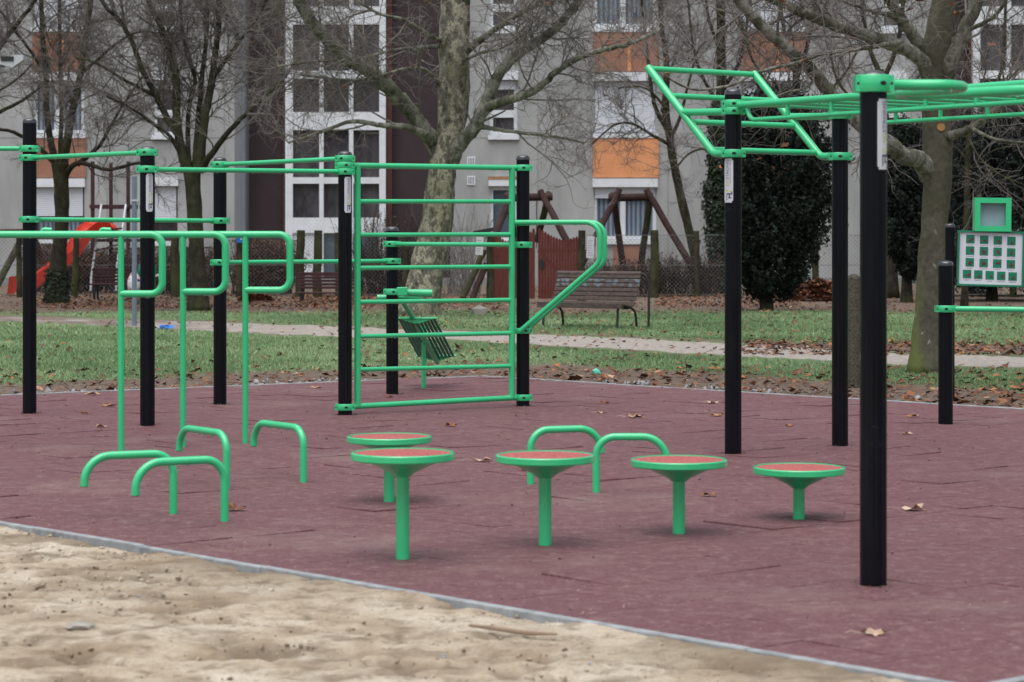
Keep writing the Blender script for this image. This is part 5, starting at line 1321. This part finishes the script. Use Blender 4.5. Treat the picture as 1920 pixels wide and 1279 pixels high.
bare_tree('bare tree at the far left edge reaching in over the street lamp', 53.0,
    ([(-95, 575), (-92, 420), (-88, 300)], [36, 30, 30]),
    [([(-85, 310), (-50, 250), (-10, 215), (40, 190), (80, 160)], 13, 4), ([(-85, 305), (-60, 200), (-20, 120), (20, 60), (60, 10), (90, -40)], 15, 6),
     ([(-85, 300), (-70, 150), (-50, 50), (-30, -60)], 14, 7), ([(-60, 200), (-20, 180), (30, 150), (60, 120)], 7, 3)],
    'dark_bark', 'dark_bark', 'dark_twig', 1.4, lift=.10)
# trees in front of the block on the right
bare_tree('slender leaning dark tree trunk right of the orange panel', 67.0,
    ([(1318, 550), (1303, 480), (1284, 400), (1268, 330), (1256, 260), (1246, 200)], [20, 17, 16, 16, 15, 15]),
    [([(1250, 240), (1232, 210), (1222, 170), (1214, 100), (1205, 20), (1200, -60)], 10, 5), ([(1247, 210), (1250, 120), (1240, 40), (1238, -60)], 13, 8),
     ([(1254, 270), (1225, 255, -.3), (1185, 232, -.6), (1150, 236, -.9), (1110, 270, -1.2)], 7, 3), ([(1256, 262), (1275, 220, .2), (1290, 160, .4), (1310, 90, .6)], 8, 4), ([(1250, 205), (1210, 165, -.3), (1160, 165, -.6)], 5, 3)],
    'dark_bark', 'dark_bark', 'dark_twig', 1.5, 1.1)
ivy_t = bare_tree('ivy-clad dark tree trunk between the leaning tree and the tall conifer', 64.5,
    ([(1352, 556), (1350, 470), (1346, 380), (1344, 280), (1352, 180), (1352, 80), (1350, -60)], [24, 23, 22, 21, 20, 18, 15]),
    [([(1350, 200), (1320, 150), (1300, 90), (1290, 0)], 8, 4), ([(1352, 170), (1385, 120), (1400, 50), (1410, -40)], 9, 5), ([(1346, 300), (1320, 280), (1290, 290), (1265, 320)], 6, 3), ([(1352, 90), (1330, 40), (1320, -40)], 7, 4)],
    'dark_bark', 'dark_bark', 'dark_twig', 1.4, 1.1)
bare_tree('dark bare tree rising behind the inclined ladder', 63.0,
    ([(1500, 560), (1498, 400), (1496, 250), (1492, 120)], [20, 17, 15, 14]),
    [([(1492, 130), (1470, 60), (1460, -50)], 9, 5), ([(1493, 150), (1515, 80), (1530, 0), (1535, -60)], 9, 5), ([(1496, 220), (1450, 170), (1410, 110), (1390, 40)], 7, 4), ([(1496, 230), (1545, 180), (1590, 130), (1620, 60)], 7, 4)],
    'dark_bark', 'dark_bark', 'dark_twig', 1.5, 1.1)
bare_tree('dark bare tree between the thick near post and the smooth plane tree', 60.0,
    ([(1672, 560), (1668, 400), (1660, 250), (1650, 130)], [24, 20, 18, 16]),
    [([(1650, 140), (1625, 70), (1610, -50)], 10, 6), ([(1652, 160), (1680, 90), (1695, 0), (1700, -60)], 10, 6), ([(1660, 250), (1610, 200), (1570, 150), (1555, 90)], 8, 4), ([(1656, 200), (1700, 170), (1740, 120)], 7, 4)],
    'dark_bark', 'dark_bark', 'dark_twig', 1.4, 1.1)
bare_tree('thin dark bare tree to the right of the smooth plane tree', 52.0,
    ([(1808, 560), (1812, 430), (1814, 330), (1816, 250)], [13, 12, 11, 10]),
    [([(1816, 260), (1840, 300, -.5), (1880, 330, -.8), (1930, 350, -1)], 5, 2), ([(1816, 255), (1850, 200), (1880, 120), (1885, 20), (1890, -60)], 8, 5), ([(1814, 300), (1780, 260), (1770, 220)], 5, 3), ([(1814, 320), (1850, 290, -.4), (1890, 275, -.6), (1940, 280, -.8)], 5, 2), ([(1814, 340), (1840, 370, -.5), (1870, 395, -.8)], 4, 2)],
    'dark_bark', 'dark_bark', 'dark_twig', 1.0)

# ------------------------------------------------------------------ evergreens, ivy, hedges
def leaf_cloud(C, N, size, tone, aspect=.5):
    """small pointed leaf quads at C facing N"""
    n = len(C); u = unit(np.cross(N, unit(rng.normal(size=(n, 3))))); w = np.cross(N, u); s = size[:, None]
    V = np.stack([C - w * s * .5, C + u * s * aspect * .5, C + w * s * .5, C - u * s * aspect * .5], 1) + (N * s * .12)[:, None, :] * np.array([0, 1, 0, 1])[None, :, None]
    return V.reshape(-1, 3), np.arange(4 * n).reshape(n, 4), np.repeat(tone, 4)
def conifer(label, Z, px, y_base, prof, n, seed, trunk=True, depth=.9):
    """prof: (row, left col, right col) outline in picture columns; foliage fills the volume in upright sprays"""
    r = np.random.default_rng(seed); k = Z / F; base = P(px, 0, Z); base.z = 0
    t = thing('conifer', label, 'tree', base, 'dark evergreens')
    rows = np.array([p[0] for p in prof], float); Lc = np.array([p[1] for p in prof], float); Rc = np.array([p[2] for p in prof], float)
    ns = n // 26
    yy = r.uniform(rows.min(), rows.max(), ns * 3); l = np.interp(yy, rows, Lc); rr_ = np.interp(yy, rows, Rc); wmax = (Rc - Lc).max()
    keep = r.random(ns * 3) < ((rr_ - l) / wmax) ** 1.2 + .08; yy, l, rr_ = yy[keep][:ns], l[keep][:ns], rr_[keep][:ns]; ns = len(yy)
    a = r.uniform(0, 2 * PI, ns); q = np.sqrt(r.uniform(.15, 1.0, ns)) * (1 + .10 * r.normal(size=ns))
    c = (l + rr_) / 2; hw = (rr_ - l) / 2
    hw = hw * (.80 + .45 * fbm(a * 1.6 + 9, yy * .022, 1, 3, seed)); 
    X = (c + hw * q * np.cos(a) - 960) * k; Y = Z + hw * k * q * np.sin(a) * depth; Zz = H - (yy - HY) * k
    outw = np.stack([np.cos(a), np.sin(a) * depth, np.zeros(ns)], -1)
    d = unit(outw * .6 + np.array([0, 0, .9]) + r.normal(size=(ns, 3)) * .25); Ls = r.uniform(.25, .95, ns) * min(1, wmax * k / 2.5)
    rep = 26; f = r.uniform(0, 1, (ns, rep)); C = np.stack([X, Y, Zz], -1)[:, None] + d[:, None] * (f * Ls[:, None])[..., None] + r.normal(size=(ns, rep, 3)) * (.055 * (1.2 - f))[..., None]
    C = C.reshape(-1, 3); C[:, 2] = np.maximum(C[:, 2], .05); m = len(C); N_ = unit(r.normal(size=(m, 3)) + np.repeat(outw, rep, 0) * .6)
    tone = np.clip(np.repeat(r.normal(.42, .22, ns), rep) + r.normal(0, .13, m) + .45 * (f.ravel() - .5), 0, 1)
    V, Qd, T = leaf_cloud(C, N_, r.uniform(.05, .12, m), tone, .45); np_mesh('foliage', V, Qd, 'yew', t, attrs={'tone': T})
    if trunk:
        top = H - (rows.min() - HY) * k
        MB().tube([(base.x, Z, -.1), (base.x, Z, .5), (base.x + .05, Z, top * .7)], [.16, .12, .03], 9).build('trunk', 'dark_bark', t)
    return t
conifer('tall dark upright conifer standing right behind the second tallest black post', 50.0, 1437, 582,
    [(185, 1440, 1470), (215, 1412, 1510), (260, 1396, 1536), (310, 1388, 1550), (390, 1380, 1545), (450, 1378, 1536), (500, 1384, 1510), (540, 1392, 1498), (568, 1412, 1470)], 60000, 1)
conifer('dark rounded conifer seen between the thick near post and the smooth plane tree', 56.0, 1700, 560,
    [(240, 1690, 1720), (290, 1672, 1745), (350, 1664, 1765), (430, 1662, 1775), (480, 1672, 1770), (515, 1690, 1755), (530, 1705, 1740)], 52000, 2)
conifer('wide dark evergreen mass behind the exercise board', 57.5, 1860, 560,
    [(215, 1870, 1960), (250, 1835, 1990), (300, 1800, 2010), (380, 1786, 2020), (450, 1784, 2020), (510, 1786, 2020), (545, 1795, 2010)], 90000, 3)
def ivy():
    r = np.random.default_rng(8); Z = 64.5; k = Z / F; n = 5200
    y = r.uniform(190, 555, n); x = np.interp(y, [180, 280, 380, 470, 556], [1352, 1344, 1346, 1350, 1352]); a = r.uniform(0, 2 * PI, n); q = (9 + 8 * fbm(y * .02, a, 1, 3, 4) + r.exponential(2.5, n)) * (1 + .45 * (y > 340))
    C = np.stack([(x + q * np.cos(a) - 960) * k, Z + q * k * np.sin(a), H - (y - HY) * k], -1); N_ = unit(np.stack([np.cos(a), np.sin(a), .3 * np.ones(n)], -1) + r.normal(size=(n, 3)) * .4)
    V, Qd, T = leaf_cloud(C, N_, r.uniform(.07, .14, n), np.clip(r.normal(.4, .2, n), 0, 1), .8); np_mesh('ivy', V, Qd, 'ivy', ivy_t, attrs={'tone': T})
    Z = 56.0; k = Z / F; n = 900; y = r.uniform(505, 566, n); a = r.uniform(0, 2 * PI, n); q = 15 + (y - 500) * .11 + r.exponential(2, n)
    C = np.stack([(108 - (y - 500) * .03 + q * np.cos(a) - 960) * k, Z + q * k * np.sin(a), H - (y - HY) * k], -1); N_ = unit(np.stack([np.cos(a), np.sin(a), .3 * np.ones(n)], -1) + r.normal(size=(n, 3)) * .4)
    V, Qd, T = leaf_cloud(C, N_, r.uniform(.05, .10, n), np.clip(r.normal(.45, .2, n), 0, 1), .8)
    np_mesh('ivy', V, Qd, 'ivy', [o for o in scene.objects if o.get('label', '').startswith('dark bare tree beside the first')][0], attrs={'tone': T})
ivy()
def shrub(label, x0, x1, y0, Z, leafn, twign, seed, group='brown shrubs along the fence', depth=1.2, leaf_size=(.04, .09), twig='hedge_twig', tall=1.0):
    r = np.random.default_rng(seed); k = Z / F; xa, xb = (x0 - 960) * k, (x1 - 960) * k; h = H - (y0 - HY) * k
    t = thing('bare_shrub', label, 'shrub', ((xa + xb) / 2, Z, 0), group)
    n = twign; bx = r.uniform(xa, xb, n); by = Z + r.uniform(-.5, .5, n) * depth; K = 7; L = h * r.uniform(.55, 1.12, n) * tall
    d = unit(np.stack([r.normal(0, .22, n), r.normal(0, .22, n), np.ones(n)], -1)); Pp = np.empty((n, K, 3)); Pp[:, 0] = np.stack([bx, by, np.zeros(n)], -1)
    for j in range(1, K): d = unit(d + r.normal(size=(n, 3)) * .10); Pp[:, j] = Pp[:, j - 1] + d * (L / (K - 1))[:, None]
    rad = (r.uniform(.006, .013, n))[:, None] * np.linspace(1, .4, K)[None]
    b2, r2 = spawn(Pp, rad, 5.0, (.15, .5), (.4, 1.0), 4, .3, .1, .7, .007, .004, .15, view=False)
    v1, q1 = np_tubes(Pp, rad, 3); v2, q2 = np_tubes(b2, r2, 3)
    np_mesh('branches', np.concatenate([v1, v2]), np.concatenate([q1, q2 + len(v1)]), twig, t, smooth=180)
    if leafn:
        i = r.integers(0, len(b2), leafn); C = b2[i, r.integers(1, 4, leafn)] + r.normal(size=(leafn, 3)) * .05; C[:, 2] = np.clip(C[:, 2], .02, h * 1.05)
        V, Qd, T = leaf_cloud(C, unit(r.normal(size=(leafn, 3))), r.uniform(*leaf_size, leafn), np.clip(r.normal(.45, .22, leafn), 0, 1), .6); np_mesh('foliage', V, Qd, 'hedgeleaf', t, attrs={'tone': T})
    return t
shrub('dense brown-leaved hedge behind the orange-red slide', 64, 160, 462, 66, 11000, 260, 1)
shrub('dense brown-leaved hedge under the climbing tower', 160, 262, 470, 67, 10000, 260, 2)
shrub('brown-leaved hedge behind the litter bin and the dark trunk', 270, 400, 468, 63.5, 10000, 300, 3)
shrub('dense dark brown hedge in front of the dark recess, left of the two pointed posts', 436, 545, 456, 63.5, 12500, 300, 4)
shrub('leafless red-brown shrub between the stairwell door and the forked plane tree', 668, 800, 400, 62.5, 600, 320, 5, twig='hedge_twig', tall=1.0)
shrub('thin pale leafless shrub right of the forked plane tree', 835, 900, 385, 63, 0, 90, 6, twig='twig')
shrub('low leafless brown shrub under the curtained window', 1095, 1230, 490, 62.3, 1300, 260, 7)
shrub('low leafless brown shrub at the foot of the leaning tree', 1225, 1345, 478, 62.6, 900, 240, 8)
def leaf_pile(px, w, y0, Z, label, seed, n=1800):
    r = np.random.default_rng(seed); k = Z / F; c = P(px, 0, Z); c.z = 0; h = H - (y0 - HY) * k; W_ = w * k / 2
    a = r.uniform(0, 2 * PI, n); q = np.sqrt(r.random(n)); X = c.x + W_ * q * np.cos(a); Y = c.y + W_ * .8 * q * np.sin(a); Zz = h * (1 - q ** 1.7) * r.uniform(.55, 1.0, n) * (.75 + .5 * fbm(X * 2, Y * 2, 1, 2, seed))
    V, Qd, T = leaf_geo(X, Y, np.maximum(Zz, .0), r.uniform(.08, .17, n), np.clip(r.beta(2, 3.2, n), 0, 1), .8)
    o = np_mesh('leaf_pile', V, Qd, 'dryleaf', None, c, attrs={'tone': T}); tag(o, label, 'leaf pile')
leaf_pile(1535, 130, 527, 58, 'heap of raked brown leaves right of the tall conifer', 1, 2600)
leaf_pile(480, 66, 546, 57, 'small heap of brown leaves beside the dark maroon bench in front of the stairwell', 2, 900)
